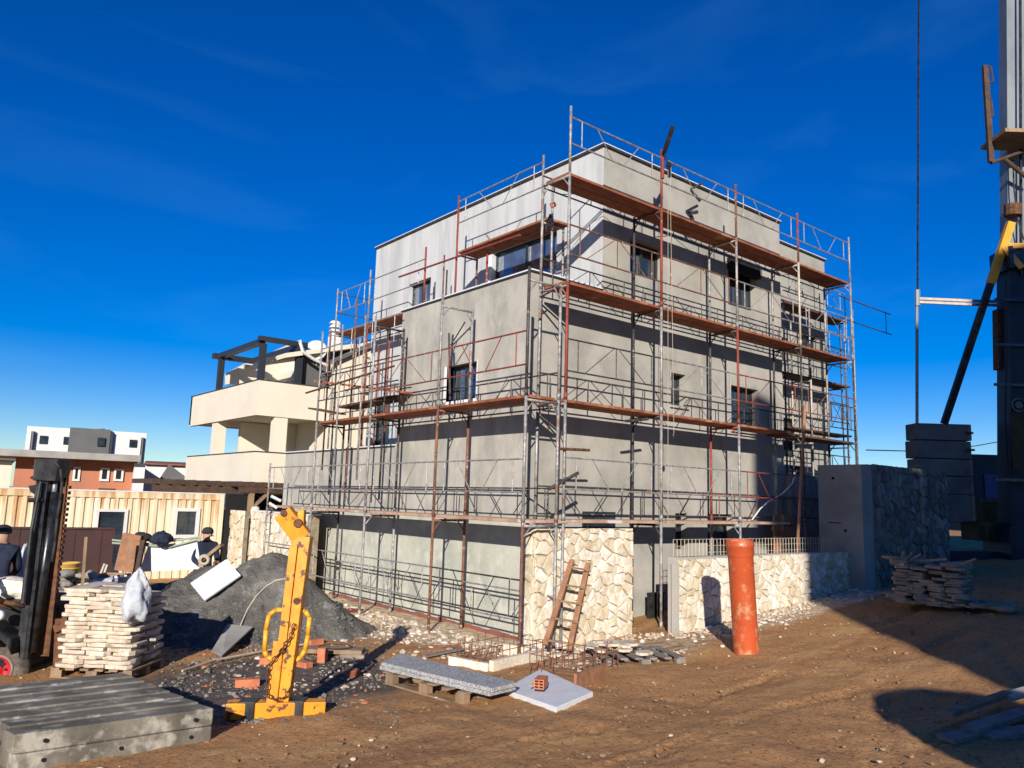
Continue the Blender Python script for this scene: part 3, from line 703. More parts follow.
# ================================================================ FAR BUILDINGS
def pboxes(px0, px1, ytop, d, dd, zb=-1):
    """footprint of a far building facing the camera between two image columns at distance d."""
    a, b = at(px0, ytop, d), at(px1, ytop, d); u = (b - a); u.z = 0; u.normalize(); n = V((-u.y, u.x, 0))
    if n.dot(V((a.x, a.y, 0)) - V((CAM.x, CAM.y, 0))) < 0: n = -n
    return a, b, u, n
def farbox(mb, a, b, n, dd, z0, z1):
    A, B = V((a.x, a.y, 0)), V((b.x, b.y, 0)); Z0, Z1 = V((0, 0, z0)), V((0, 0, z1))
    mb.hexa([A + Z0, B + Z0, B + n * dd + Z0, A + n * dd + Z0, A + Z1, B + Z1, B + n * dd + Z1, A + n * dd + Z1])
# white and grey block
d = 62
wb = thing('white_grey_house', at(90, 490, d), 'white flat roofed block with a grey centre bay on the horizon at far left', 'house')
a, b, u, n = pboxes(27, 147, 430, d, 8)
z1 = at(60, 428, d).z
m = MB(); farbox(m, a, b, n, 9, -1, z1); m.build('wall', 'white_paint', wb)
a2, b2, _, _ = pboxes(70, 111, 430, d - .5, 8); m = MB(); farbox(m, a2, b2, n, 6, 0, z1 + .06); m.build('grey_bay', 'fargrey', wb)
a3, b3, _, _ = pboxes(109, 113.5, 430, d - .45, 8); m = MB(); farbox(m, a3, b3, n, .5, 0, z1 - .1); m.build('dark_slot', 'anthracite', wb)
m = MB(); a4, b4, _, _ = pboxes(26.6, 147.4, 430, d - .2, 8); farbox(m, a4, b4, n, 9.5, z1 - .12, z1 - .01)
m = MB()
for px in (32.5, 143): p = at(px, 440, d - .2); m.tube(V((p.x, p.y, 0)), V((p.x, p.y, z1 - .35)), .12)
m.build('downpipe', 'anthracite', wb)
for (xa_, xb_, ya, yb) in ((39, 48, 436, 443.5), (63, 69, 437, 444.5), (97, 105.5, 438, 446), (129, 137, 440, 447)):
    dd = d - (.6 if 90 < xa_ < 110 else .1)
    p, q = at(xa_, yb, dd), at(xb_, ya, dd); w_ = MB(); w_.obox((p + q) / 2, u * ((q - p).dot(u) / 2), n * .05, V((0, 0, (q.z - p.z) / 2))); w_.build('window', 'glass', wb)
MB().tube(at(100.5, 431, d), at(100.5, 429, d), .3).build('roof_vent', 'anthracite', wb)
# orange block house
d = 44
ob = thing('brick_house', at(70, 490, d), 'unplastered orange clay block house with a pale roof slab behind the cabin', 'house')
a, b, u, n = pboxes(16, 138, 460, d, 8); zt2 = at(70, 459.5, d).z
m = MB(); farbox(m, a, b, n, 7, -1, zt2); m.build('wall', 'farbrick', ob)
a, b, _, _ = pboxes(-30, 141, 455, d - 1.2, 8); z_a = at(20, 459, d).z; z_b = at(20, 449.5, d - 1.2).z
m = MB(); farbox(m, a, b, n, 9, zt2, z_b); m.build('roof_slab', 'concpanel', ob)
for (xa_, xb_, ya, yb) in ((99, 110, 468, 481), (113, 124, 469, 481), (72, 81, 467, 481)):
    p, q = at(xa_, yb, d - .1), at(xb_, ya, d - .1); c_ = (p + q) / 2; hw = (q - p).dot(u) / 2; hz = (q.z - p.z) / 2
    q_ = MB()
    for sgn in (-1, 1):
        q_.obox(c_ + u * sgn * (hw - .05), u * .05, n * .06, V((0, 0, hz))); q_.obox(c_ + V((0, 0, sgn * (hz - .05))), u * (hw - .1), n * .06, V((0, 0, .05)))
    w_ = q_.build('window', 'white_paint', ob); MB().obox(c_, u * (hw - .1), n * .03, V((0, 0, hz - .1))).build('pane', 'dark', w_)
m = MB(); p = at(139, 470, d - .3); m.obox(V((p.x, p.y, 1.5)), u * .25, n * .3, V((0, 0, 2.0))); m.build('corner_column', 'white_paint', ob)
# pale house stub at far left
d = 36
sb = thing('cream_house', at(5, 490, d), 'pale cream house edge at the far left behind the forklift mast', 'house')
a, b, u, n = pboxes(-30, 12, 465, d, 4); m = MB(); farbox(m, a, b, n, 5, -1, at(5, 461, d).z); m.build('wall', 'cream', sb)
m = MB(); a, b, u, n = pboxes(-30, 15, 465, d - .4, 4); farbox(m, a, b, n, 5.5, at(5, 460.5, d).z, at(5, 458.5, d).z); m.build('roof', 'fargrey', sb)
# small red roofed house
d = 50
rh = thing('red_roofed_house', at(165, 480, d), 'small white house with red tiled roof between the block house and the cream balconies', 'house')
a, b, u, n = pboxes(144, 200, 470, d, 5); zr = at(160, 465, d).z
m = MB(); farbox(m, a, b, n, 6, -1, zr); m.build('wall', 'white_paint', rh)
a, b, _, _ = pboxes(144, 200, 465, d - .3, 5); zr2 = at(160, 461.5, d).z
m = MB(); m.hexa([V((a.x, a.y, zr)), V((b.x, b.y, zr)), V((b.x, b.y, zr)) + n * 6.5, V((a.x, a.y, zr)) + n * 6.5, V((a.x, a.y, zr + .08)), V((b.x, b.y, zr + .08)), V((b.x, b.y, zr2 + .1)) + n * 3, V((a.x, a.y, zr2 + .1)) + n * 3]); m.build('roof', 'redtile', rh)
p = [at(*q, d - 2) for q in ((157, 481), (157, 466), (166, 460), (169, 467), (184, 478), (184, 481))]
MB().prism([at(158, 481, d - 2), at(169, 464, d - 2), at(186, 477, d - 2), at(186, 481, d - 2)], n * 2).build('gable', 'fargrey', rh)
# ================================================================ SCAFFOLDS
def frame(parent, po, pi, z0, z1, mo, mi=None, transom=True, knee=True, extra=0):
    """one scaffold frame: outer and inner post, head transom with knee braces. po, pi: (x,y)."""
    mi = mi or mo; R_ = .026
    m1 = MB(); m1.tube((*po, z0), (*po, z1 + extra), R_, 8)
    # coupling collar
    m1.tube((*po, z0 + .02), (*po, z0 + .12), R_ + .008, 8)
    m1.build('standard', mo, parent, True)
    m2 = MB(); m2.tube((*pi, z0), (*pi, z1), R_, 8); m2.tube((*pi, z0 + .02), (*pi, z0 + .12), R_ + .008, 8)
    a, b = V((*po, z1 - .06)), V((*pi, z1 - .06))
    if transom: m2.tube(a, b, .022, 8)
    if knee:
        d = (b - a).normalized(); m2.tube(a + d * .17, V((*po, z1 - .26)), .012, 6); m2.tube(b - d * .17, V((*pi, z1 - .26)), .012, 6)
    m2.build('frame', mi, parent, True)
def guard(parent, a, b, zt, zb, mt, style=0, inset=.28):
    """lattice guard frame between two posts: two rails, end uprights and a V of diagonals."""
    a, b = V((*a, 0)), V((*b, 0)); m = MB(); Zt, Zb = V((0, 0, zt)), V((0, 0, zb))
    m.tube(a + Zt, b + Zt, .015, 6); m.tube(a + Zb, b + Zb, .015, 6)
    d = (b - a); L = d.length; d.normalize()
    for s in (inset, L - inset): m.tube(a + d * s + Zt, a + d * s + Zb, .011, 5)
    if style == 0:      # V in the middle
        for s0, s1 in ((L * .27, L * .44), (L * .73, L * .56)): m.tube(a + d * s0 + Zt, a + d * s1 + Zb, .009, 5)
    elif style == 1:    # centre post with A braces
        m.tube(a + d * L * .5 + Zt, a + d * L * .5 + Zb, .011, 5)
        for s0, s1 in ((L * .48, L * .18), (L * .52, L * .82)): m.tube(a + d * s0 + Zt, a + d * s1 + Zb, .008, 5)
    m.build('guard_rail', mt, parent)
def deck(parent, x0, x1, y0, y1, z, mt, t=.045, n=2, name='deck_board'):
    m = MB()
    if abs(x1 - x0) > abs(y1 - y0):
        for k in range(n): ya, yb = lerp(y0, y1, k / n), lerp(y0, y1, (k + 1) / n); m.box((x0 + .01, ya + .008, z - t), (x1 - .01, yb - .008, z))
    else:
        for k in range(n): xa, xb = lerp(x0, x1, k / n), lerp(x0, x1, (k + 1) / n); m.box((xa + .008, y0 + .01, z - t), (xb - .008, y1 - .01, z))
    m.build(name, mt, parent)
G, DK, RD, RU, CR = 'galv', 'dkpaint', 'redtube', 'rusttube', 'creamtube'
YO, YI = -.95, -.25
# ---- right facade
rs = thing('scaffold', (5, -.6, 0), 'tall four lift scaffold along the right facade with red brown deck boards and lattice rails', 'scaffold', 'scaffolds round the house')
PXs = [0, 2.46, 4.92, 7.38, 9.8]
LV = [-.1, 1.88, 3.88, 5.92, 7.9]
colr = {0: [G, G, RD, G], 1: [G, G, G, RD], 2: [G, G, RD, G], 3: [RU, DK, DK, CR], 4: [DK, DK, DK, G]}
coli = {0: [G, G, G, G], 1: [DK, DK, DK, DK], 2: [G, RD, DK, G], 3: [DK, G, DK, G], 4: [DK, DK, G, G]}
topc = [G, RD, RU, RD, G]
for i, x in enumerate(PXs):
    for l in range(4):
        z0, z1 = (gz(x, YO) - .02 if l == 0 else LV[l]), LV[l + 1]
        if l < 3 or True: frame(rs, (x, YO), (x, YI), z0, z1, colr[i][l], coli[i][l])
    m = MB(); m.tube((x, YO, 7.9), (x, YO, 9.10 + (.03 if i == 0 else 0)), .024, 8); m.build('standard', topc[i], rs, True)
for i in range(4):
    a, b = PXs[i], PXs[i + 1]
    guard(rs, (a, YO), (b, YO), 8.93, 8.44, G)
    guard(rs, (a, YO), (b, YO), 6.95, 6.42, RU if i < 2 else G, 1)
    guard(rs, (a, YO), (b, YO), 4.93, 4.38, [DK, G, RD, RU][i], 1)
    guard(rs, (a, YO), (b, YO), 2.92, 2.40, [G, G, RD, DK][i], 0)
    guard(rs, (a, YI), (b, YI), 8.05, 7.82, DK, 1)
    guard(rs, (a, YI), (b, YI), 6.50, 6.00, DK, 1)
    guard(rs, (a, YI), (b, YI), 4.42, 3.92, DK, 0 if i == 1 else 1)
    guard(rs, (a, YI), (b, YI), 2.45, 1.98, DK if i != 2 else RU, 0)
    deck(rs, a, b, YO + .04, YI - .06, 7.92, 'plank')
    deck(rs, a, b, YO + .04, YI - .06, 5.95, 'plank')
    if i < 3: deck(rs, a if i else -.02, b if i < 2 else 6.9, YO + .04, YI - .06, 3.90, 'plank')
    else: deck(rs, 6.9, b, YO + .04, YI - .06, 3.86, 'darkplank')  # darker board: shade painted in at this end
    if i < 3: deck(rs, a, b if i < 2 else 6.85, YO + .04, YI - .06, 1.90, 'plankpale', .05)
    # ledger under the decks
m = MB(); m.bar((-.6, YO - .06, 1.60), (.5, YO - .06, 1.60), .03, .03)
# clutter: couplers and short tube ends
for (x, z, mm) in ((0.15, 3.05, 'ruststeel'),):
    q = MB(); q.tube((x - .30, YO - .05, z), (x + .38, YO - .05, z + .02), .024, 8); q.build('loose_tube', mm, rs)
q = MB(); q.tube(onY(549, 489, YO - .06), onY(578, 473, YO - .06), .03, 8); q.build('loose_tube', 'dkpaint', rs)
q = MB(); q.tube(onY(626, 421, YO - .05), onY(648, 419, YO - .05), .026, 8); q.build('loose_tube', 'dkpaint', rs)
q = MB(); q.tube(onY(691, 190, -.5), onY(700, 201, -.5), .03, 8); q.tube(onY(691, 189, -.5), onY(703, 183, -.5), .024, 8); q.build('loose_tube', 'dkpaint', rs)
q = MB(); q.tube(onY(689, 213, -.5), onY(697, 212, -.5), .04, 8); q.tube(onY(690, 214, -.5), onY(693, 220, -.5), .04, 8); q.build('loose_tube', 'dkpaint', rs)
# rail end reaching out beyond the right edge
guard(rs, (9.8, YO + .3), (12.6, YO + .3), 7.62, 7.05, DK, 2)

# ---- left facade
ls = thing('scaffold', (-.6, 4, 0), 'three lift scaffold along the left facade with grey posts and red brown deck boards', 'scaffold', 'scaffolds round the house')
PYs = [-1.05, 1.43, 3.92, 6.42, 8.95]
XO, XI = -.95, -.25
colo = {0: [RU, G, DK], 1: [RU, RU, G], 2: [G, G, G], 3: [G, G, G], 4: [G, G, G]}
coli2 = {0: [G, G, G], 1: [RU, RU, G], 2: [G, DK, DK], 3: [DK, DK, G], 4: [DK, DK, DK]}
for i, y in enumerate(PYs):
    tops = 3 if i in (0, 1, 2, 3) else 1
    for l in range(tops):
        if l == 2 and i == 3: continue
        z0, z1 = (gz(XO, y) - .04 if l == 0 else (1.86, 3.84)[l - 1]), (1.86, 3.84, 5.80)[l]
        frame(ls, (XO, y), (XI, y), z0, z1, colo[i][l], coli2[i][l], extra=.16 if l == 2 else 0)
m = MB(); m.tube((XO, 8.95, 1.86), (XO, 8.95, 2.95), .024, 8); m.build('standard', G, ls, True)
m = MB(); m.tube((XO, 6.42, 3.84), (XO, 6.42, 6.0), .024, 8); m.build('standard', G, ls, True)
for i in range(4):
    a, b = PYs[i], PYs[i + 1]
    guard(ls, (XO, a), (XO, b), 2.84, 2.32, G if i else G)
    guard(ls, (XI, a), (XI, b), 2.40, 1.95, DK, 0 if i < 2 else 1)
    guard(ls, (XO, a), (XO, b), .98 if i < 9 else 1, .42, G if i else DK)
    guard(ls, (XI, a), (XI, b), .70, .22, DK if i % 2 else G)
    if i < 3:
        guard(ls, (XO, a), (XO, b), 4.90, 4.35, [RD, RU, DK][i], 0 if i == 0 else 1)
        deck(ls, XO + .04, XI - .06, a, b, 3.87, 'plank')
        guard(ls, (XI, a), (XI, b), 4.30, 3.72, DK, 1)
    deck(ls, XO + .04, XI - .06, a if i else a - .02, b, 1.90, 'plankpale', .05)
# corner link tubes
q = MB(); q.tube((XI, -1.05, 5.78), (YI + .25, YI, 5.78), .02, 8); q.tube((XI, -1.05, 3.83), (0, YI, 3.83), .02, 8); q.build('link_tube', RU, ls)
q = MB(); q.tube((XI + .02, -1.0, 1.86), (.1, -.95, 1.86), .024, 8); q.build('link_tube', CR, ls)
# loose inner prop shown in front of the left window
q = MB(); q.tube(onX(450, 400, -.5), onX(449, 333, -.5), .022, 8); q.tube(onX(451, 345, -.5), onX(465, 322, -.5), .014, 6); q.build('side_bracket', DK, ls)
# the high part by the upper storey
us = thing('scaffold', (1.2, 7, 6), 'small high scaffold beside the white top storey wall at its left end', 'scaffold', 'scaffolds round the house')
UX, UXI = .87, 1.55
for (y, z0, zt3, c) in ((9.48, 3.3, 8.0, G), (7.62, 3.3, 8.15, G), (4.95, 6.72, 8.15, RD)):
    q = MB(); q.tube((UX, y, z0), (UX, y, 6.70), .024, 8); q.build('standard', RD if y == 7.62 else (G if y > 5 else RD), us, True)
    q = MB(); q.tube((UX, y, 6.7), (UX, y, zt3), .024, 8); q.build('standard', c, us, True)
    q = MB(); q.tube((UXI, y, z0), (UXI, y, 6.7), .024, 8); q.tube((UX, y, 6.64), (UXI, y, 6.64), .022, 8); q.build('frame', RD if y == 7.62 else G, us, True)
guard(us, (UX, 9.48), (UX, 7.62), 7.86, 7.30, G); guard(us, (UX, 7.62), (UX, 4.95), 7.86, 7.30, G, 2)
guard(us, (UX, 9.48), (UXI + .5, 9.48), 7.86, 7.30, DK, 2)
for a, b in ((4.6, 7.62), (7.62, 9.5)): deck(us, UX + .02, UXI - .04, a, b, 6.72, 'plank')
guard(us, (UXI, 9.4), (UXI, 4.9), 6.9, 6.5, DK, 2)
guard(us, (UX, 9.48), (UX, 7.62), 5.0, 4.4, DK, 1); guard(us, (UX, 7.62), (UX, 4.6), 4.9, 4.2, RU, 1)
# low untidy boards between lifts
bd = thing('scaffold', (-.3, 7, 4.4), 'cluttered short scaffold of overlapping boards where the left scaffold meets the cream house', 'scaffold', 'scaffolds round the house')
p, q_ = onX(311, 383, -.9), onX(393, 389, -.2)
def obdeck(a, b, wdir, w_, mt, t=.05, name='deck_board'): 
    q = MB(); d = (b - a); q.hexa([a, b, b + wdir * w_, a + wdir * w_, a + V((0, 0, t)), b + V((0, 0, t)), b + wdir * w_ + V((0, 0, t)), a + wdir * w_ + V((0, 0, t))]); q.build(name, mt, bd)
obdeck(onX(314, 382, -.9), onX(393, 392, -.5), V((1, 0, 0)), .6, 'plank')
obdeck(onX(338, 408, -.4), onX(395, 397, -.2), V((1, 0, 0)), .5, 'darkplank')
obdeck(onX(308, 409, -.95), onX(334, 414, -.9), V((1, 0, 0)), .3, 'darkplank', .04)
q = MB(); q.tube(onX(306, 393, -1.0), onX(394, 366, -.9), .024, 8); q.build('loose_tube', 'ruststeel', bd)
for (px, yt, yb, X, c) in ((331, 330, 470, -.5, RU), (337, 360, 495, -.3, DK), (343, 325, 470, -.95, G), (357, 300, 500, -.2, RU), (366, 315, 480, -.93, G), (388, 330, 500, -.6, DK), (379, 345, 470, .5, RD)):
    q = MB(); a_, b_ = onX(px, yt, X), onX(px - 4, yb, X); q.tube(V((X, a_.y, b_.z)), V((X, a_.y, a_.z)), .022, 8); q.build('standard', c, bd, True)
guard(bd, (-.9, onX(345, 360, -.9).y), (-.9, onX(400, 345, -.9).y), 5.0, 4.5, DK, 1)
guard(bd, (-.9, onX(322, 360, -.9).y), (-.9, onX(366, 345, -.9).y), 5.6, 5.0, G, 2)
guard(bd, (-.2, onX(345, 360, -.2).y), (-.2, onX(400, 345, -.2).y), 6.2, 5.6, G, 1)
# terrace scaffold
ts = thing('scaffold', (1.2, 2, 6), 'short single lift scaffold standing on the terrace before the big window', 'scaffold', 'scaffolds round the house')
for (y, c, ci) in ((3.66, RD, RU), (.75, G, G)):
    q = MB(); q.tube((UX, y, 5.95), (UX, y, 9.06), .024, 8); q.build('standard', c, ts, True)
    q = MB(); q.tube((UXI - .1, y, 5.95), (UXI - .1, y, 7.7), .024, 8); q.tube((UX, y, 7.66), (UXI - .1, y, 7.66), .022, 8); q.build('frame', ci, ts, True)
q = MB(); q.tube((UX + .3, 2.9, 5.95), (UX + .3, 2.9, 7.6), .024); q.build('standard', RD, ts, True)
q = MB(); q.tube((UX, .45, 5.95), (UX, .45, 8.4), .024); q.build('standard', G, ts, True)
guard(ts, (UX, 3.66), (UX, .75), 8.92, 8.40, G)
deck(ts, UX + .02, UXI - .06, .6, 3.66, 7.74, 'plank')
q = MB(); a_, b_ = onX(399, 277, .8), onX(520, 235, .8); q.tube(a_, b_, .024, 8); q.build('loose_tube', RD, ts)
guard(ts, (UXI, 3.6), (UXI, .8), 6.9, 6.4, DK, 2)
for px, yt, yb, c in ((444.5, 255, 295, RU), (447, 270, 297, DK), (434, 287, 297, DK)):
    a_ = onX(px, yt, 1.0); q = MB(); q.tube((1.0, a_.y, 5.95), (1.0, a_.y, a_.z), .02, 6); q.build('standard', c, ts, True)
# hoist bracket at the terrace corner (black arm with a pulley plate)
a_ = onX(553, 205, .6); b_ = onX(545, 232, .6)
ho = thing('hoist_arm', b_, 'short black arm with a rusty plate above the terrace scaffold', 'hoist arm')
MB().tube(b_, onX(551, 214, .6), .03, 8).build('arm', 'blacksteel', ho); MB().obox(a_, V((.035, -.03, .02)), V((.02, .02, .03)), V((-.012, .012, .03))).build('plate', 'redtube', ho)

# ---- recessed wing scaffold
cs = thing('scaffold', (10, -.2, 0), 'dark scaffold in front of the recessed far right bay of the house', 'scaffold', 'scaffolds round the house')
RYO, RYI = .02, .55
for i, x in enumerate((8.3, 9.5, 11.3)):
    for l, (z0, z1) in enumerate(((2.0, 3.9), (3.9, 5.5), (5.5, 7.35))):
        c = (DK, DK, G)[l] if i != 1 else (G, CR, G)[l]
        q = MB(); q.tube((x, RYO, z0), (x, RYO, z1), .024, 8); q.build('standard', c, cs, True)
        q = MB(); q.tube((x, RYI, z0), (x, RYI, z1), .024, 8); q.tube((x, RYO, z1 - .05), (x, RYI, z1 - .05), .02, 8); q.build('frame', c, cs, True)
for z in (7.36, 5.55, 4.20):
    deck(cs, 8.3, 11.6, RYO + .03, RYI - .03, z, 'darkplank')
for z, c in ((8.1, G), (6.5, DK), (5.0, DK), (3.6, DK)):
    guard(cs, (8.3, RYO), (9.5, RYO), z, z - .5, c, 1); guard(cs, (9.5, RYO), (11.4, RYO), z, z - .5, c, 1)
# thin end posts far right
for (x0_, y0_, z0_, z1_) in ((11.35, -.2, 3.0, 7.6), (11.6, .3, 3.0, 7.3)):
    q = MB(); q.tube((x0_, y0_, z0_), (x0_, y0_, z1_), .022, 8); q.build('standard', G, cs, True)
guard(cs, (9.8, -.2), (11.35, -.2), 4.9, 4.3, DK, 1); guard(cs, (9.8, -.2), (11.35, -.2), 3.2, 2.6, DK, 1)
guard(cs, (9.8, -.2), (11.35, -.2), 6.8, 6.3, G, 2)

# ---- rope hoist on the right scaffold
hp = V((2.46, YO, 9.1))
rh_ = thing('rope_hoist', (2.46, -1.05, 8.2), 'red and black hoist arm above the scaffold with two pale ropes hanging', 'hoist')
MB().tube(hp + V((0, -.03, -.6)), hp + V((.0, -.03, .0)), .032, 8).build('mast', 'redtube', rh_)
e1 = onY(664, 153, -1.05); e2 = onY(673, 126, -1.35)
MB().bar(e1, e2, .06, .08).build('arm', 'blacksteel', rh_)
pc = onY(669, 165, -1.15)
q = MB(); q.lathe(pc, [(.0, -.02), (.06, -.02), (.05, 0), (.06, .02), (0, .02)], 14, (1, 0, 0)); q.bar(pc, pc + V((0, 0, -.25)), .05, .05); q.bar(e1, pc, .02, .02); q.build('pulley', 'blacksteel', rh_)
q = MB(); q.tube(pc + V((-.03, 0, -.1)), onY(668, 520, -1.12), .005, 5); q.tube(pc + V((.03, 0, -.1)), onY(674, 436, -1.12), .005, 5); q.build('rope', 'rope', rh_)
q = MB(); b_ = onY(673.5, 436, -1.12); q.lathe(b_, [(.0, .06), (.03, .05), (.035, 0), (.02, -.06), (0, -.07)], 10); q.build('hook', 'blacksteel', rh_)
# ================================================================ CRANE AT THE RIGHT EDGE
U = V((CM[0][0], CM[1][0], 0)).normalized()          # horizontal, to the right of the view
Wd = V((-CM[0][2], -CM[1][2], 0)).normalized()       # horizontal, away from the camera
Zv = V((0, 0, 1))
DC = 25.0
base = at(1018, 520, DC); base.z = .8
cr_ = thing('tower_crane', base, 'crane with pale mast, dark lower body and concrete ballast stack at the right edge', 'crane')
def atd(x, y, d=DC): return at(x, y, d)
q = MB(); a, b = atd(1013, 275), atd(1011, -60); q.bar(a, b, .50, .36, Wd); q.build('mast', 'cranegrey', cr_)
q = MB(); a, b = atd(1021, 275, DC - .35), atd(1020, -60, DC - .35); q.bar(a, b, .05, .06, Wd); q.build('mast_edge', 'greasysteel', cr_)
q = MB(); q.bar(atd(1019, 530, DC), atd(1017.5, 270, DC), .78, .6, Wd)
a = atd(1022, 530, DC); q.obox(V((a.x, a.y, 1.4)) + U * .3, U * 1.0, Wd * .6, Zv * .5); q.build('lower_body', 'craneblue', cr_)
q = MB(); q.obox(atd(1019, 441, DC - .65), U * .20, Wd * .02, Zv * .75); q.build('cover_plate', 'shadeyellow', cr_)
q = MB(); q.lathe(atd(1018, 405, DC - .62), [(0, .04), (.10, .04), (.13, 0), (.16, 0), (.16, .03), (.19, .03), (.19, -.02)], 20, -Wd); q.build('sheave', 'greasysteel', cr_)
for yy in (300, 345, 385, 480): MB().obox(atd(1014, yy, DC - .6), U * .52, Wd * .03, Zv * .035).build('flange', 'greasysteel', cr_)
q = MB(); q.poly([atd(1006, 280, DC - .62), atd(1007, 340, DC - .65), atd(1005, 420, DC - .62), atd(1009, 500, DC - .62)], .03, 6); q.build('hose', 'cable', cr_)
q = MB(); q.obox(atd(1015, 262, DC - .1), U * .42, Wd * .45, Zv * .30); q.build('slewing_collar', 'greasysteel', cr_)
q = MB(); q.tube(atd(1013, 216, DC - .5), atd(1013, 205, DC - .5), .22, 12); q.build('pin', 'ruststeel', cr_)
# diagonal strut: yellow head, lower part coloured dark for shade
t0, t1 = atd(1011, 222, DC - .6), atd(944, 424, DC - .2); mid = t0.lerp(t1, .30)
q = MB(); q.bar(t0, mid, .20, .14, Wd); q.build('strut', 'yellowclean', cr_)
q = MB(); q.bar(mid, t1, .17, .12, Wd); q.build('strut', 'blacksteel', cr_)
q = MB(); q.bar(atd(1002, 246, DC - .6), atd(1024, 246, DC - .6), .10, .14); q.bar(atd(1004, 247, DC - .6), atd(1022, 268, DC - .6), .10, .14); q.build('bracket', 'yellowclean', cr_)
q = MB(); q.bar(atd(1000, 310), atd(1001, 370), .28, .25, Wd); q.tube(atd(1001, 370), atd(1004, 385), .06); q.build('side_box', 'ruststeel', cr_)
# horizontal spreader, its right half coloured dark for shade, and vertical tie
q = MB(); q.bar(atd(916, 298.5, DC - .3), atd(972, 301, DC - .3), .08, .07); q.bar(atd(916, 302, DC - .3), atd(972, 304.5, DC - .3), .08, .07); q.build('spreader', 'creamtube', cr_)
q = MB(); q.bar(atd(972, 301, DC - .3), atd(1004, 302, DC - .3), .08, .07); q.bar(atd(972, 304.5, DC - .3), atd(1004, 305.5, DC - .3), .08, .07); q.build('spreader', 'greasysteel', cr_)
q = MB(); q.tube(atd(917, 303, DC - .3), atd(917, 424, DC - .1), .045, 8); q.tube(atd(917.5, 290, DC - .3), atd(917.5, 306, DC - .3), .075, 8); q.build('tie_rod', 'cranegrey', cr_)
q = MB(); q.tube(atd(917.5, 296, DC - .3), atd(920, -300, DC - .3), .03, 6); q.build('cable', 'greasysteel', cr_)
# work platform
c0, c1, c2, c3 = atd(996, 137, DC - .9), atd(1022, 127, DC - .9), atd(1030, 127, DC + .2), atd(1020, 160, DC - 2.2)
q = MB(); cc = atd(1024, 140, DC - .8); q.obox(cc, U * .85, Wd * .55, Zv * .05); q.build('platform', 'wood', cr_)
q = MB(); q.bar(atd(991, 162, DC - 1.2), atd(985, 66, DC - 1.2), .14, .10, Wd); q.tube(atd(991, 163, DC - 1.2), atd(1024, 151, DC - .6), .05, 8); q.tube(atd(1004, 159, DC - 1), atd(1030, 180, DC - .4), .06, 8)
q.build('guard_post', 'darkwood', cr_)
q = MB()
for (ya, yb) in ((66, 82), (98, 116), (140, 152)):
    q.poly([atd(987, ya, DC - 1.2), atd(991, ya + 1, DC - 1.2), atd(993, yb, DC - 1.2), atd(989, yb + 1, DC - 1.2)], .025, 6)
q.build('guard_hook', 'darkwood', cr_)
q = MB(); q.poly([atd(1013, 160, DC - .5), atd(1014, 190, DC - .5), atd(1018, 220, DC - .5), atd(1024, 240, DC - .5)], .02, 6); q.build('hose', 'cable', cr_)
# ballast blocks
zt_, zb_ = at(938, 424, DC).z, 1.0
ed = [424, 441, 459, 476, 494, 522]
for k in range(5):
    za, zb2 = at(938, ed[k], DC).z, at(938, ed[k + 1], DC).z; ox = .03 if k > 1 else 0
    c = at(938.5, 440, DC) ; c.z = (za + zb2) / 2 - .008
    MB().obox(c - U * (.03 * (k % 2)), U * .77, Wd * .3, Zv * ((za - zb2) / 2 - .012)).build('ballast_block', 'ballast', cr_, bevel=.02)
c = at(965, 530, DC); c.z = 1.05; MB().obox(c, U * 1.6, Wd * .8, Zv * .18).build('chassis', 'craneblue', cr_)
c = at(985, 512, DC); c.z = 1.75; MB().obox(c, U * .45, Wd * .4, Zv * .25).build('winch', 'shadeyellow', cr_)
for (px, py, r_) in ((970.5, 433, .03), (972, 450, .03)): q = MB().tube(at(px - 5, py, DC), at(px + 3, py, DC), r_); q.build('lifting_pin', 'ruststeel', cr_)
# bins and low objects in the deep shade
bn = thing('blue_container', at(985, 520, 29), 'dark blue container in deep shade behind the crane', 'container')
c = at(987, 494, 29); q = MB(); q.obox(c, U * 1.3, Wd * 1.2, Zv * 1.15); q.build('body', 'craneblue', bn)
q = MB(); q.obox(c - Wd * 1.22 + Zv * .2, U * .8, Wd * .02, Zv * .35); q.build('panel', 'bluetarp', bn)
yb_ = thing('yellow_skip', at(985, 525, 27), 'dull yellow steel skip in shade beside the crane base', 'skip')
c = at(991, 509, 27); q = MB(); q.hexa([c + U * a + Wd * b + Zv * z for (a, b, z) in ((-.5, -.5, -.35), (.5, -.5, -.35), (.5, .5, -.35), (-.5, .5, -.35), (-.6, -.6, .25), (.6, -.6, .25), (.6, .6, .25), (-.6, .6, .25))]); q.build('tub', 'shadeyellow', yb_)
MB().obox(c - Wd * .62 + Zv * .23, U * .62, Wd * .03, Zv * .04).build('rim', 'blacksteel', yb_)
# overhead cable on the right
p = [at(*q_) for q_ in ((866, 450, 30), (905, 451, 34), (975, 446, 38), (1030, 436, 40))]
tag(MB().poly(p, .02, 5).build('overhead_cable', 'cable'), 'thin dark overhead cable crossing the sky low at the right', 'cable')

# ================================================================ OUT OF VIEW: casters added to throw the broad shade
SH = V((SUND.x, SUND.y, 0)).normalized(); NN = V((-SH.y, SH.x, 0))
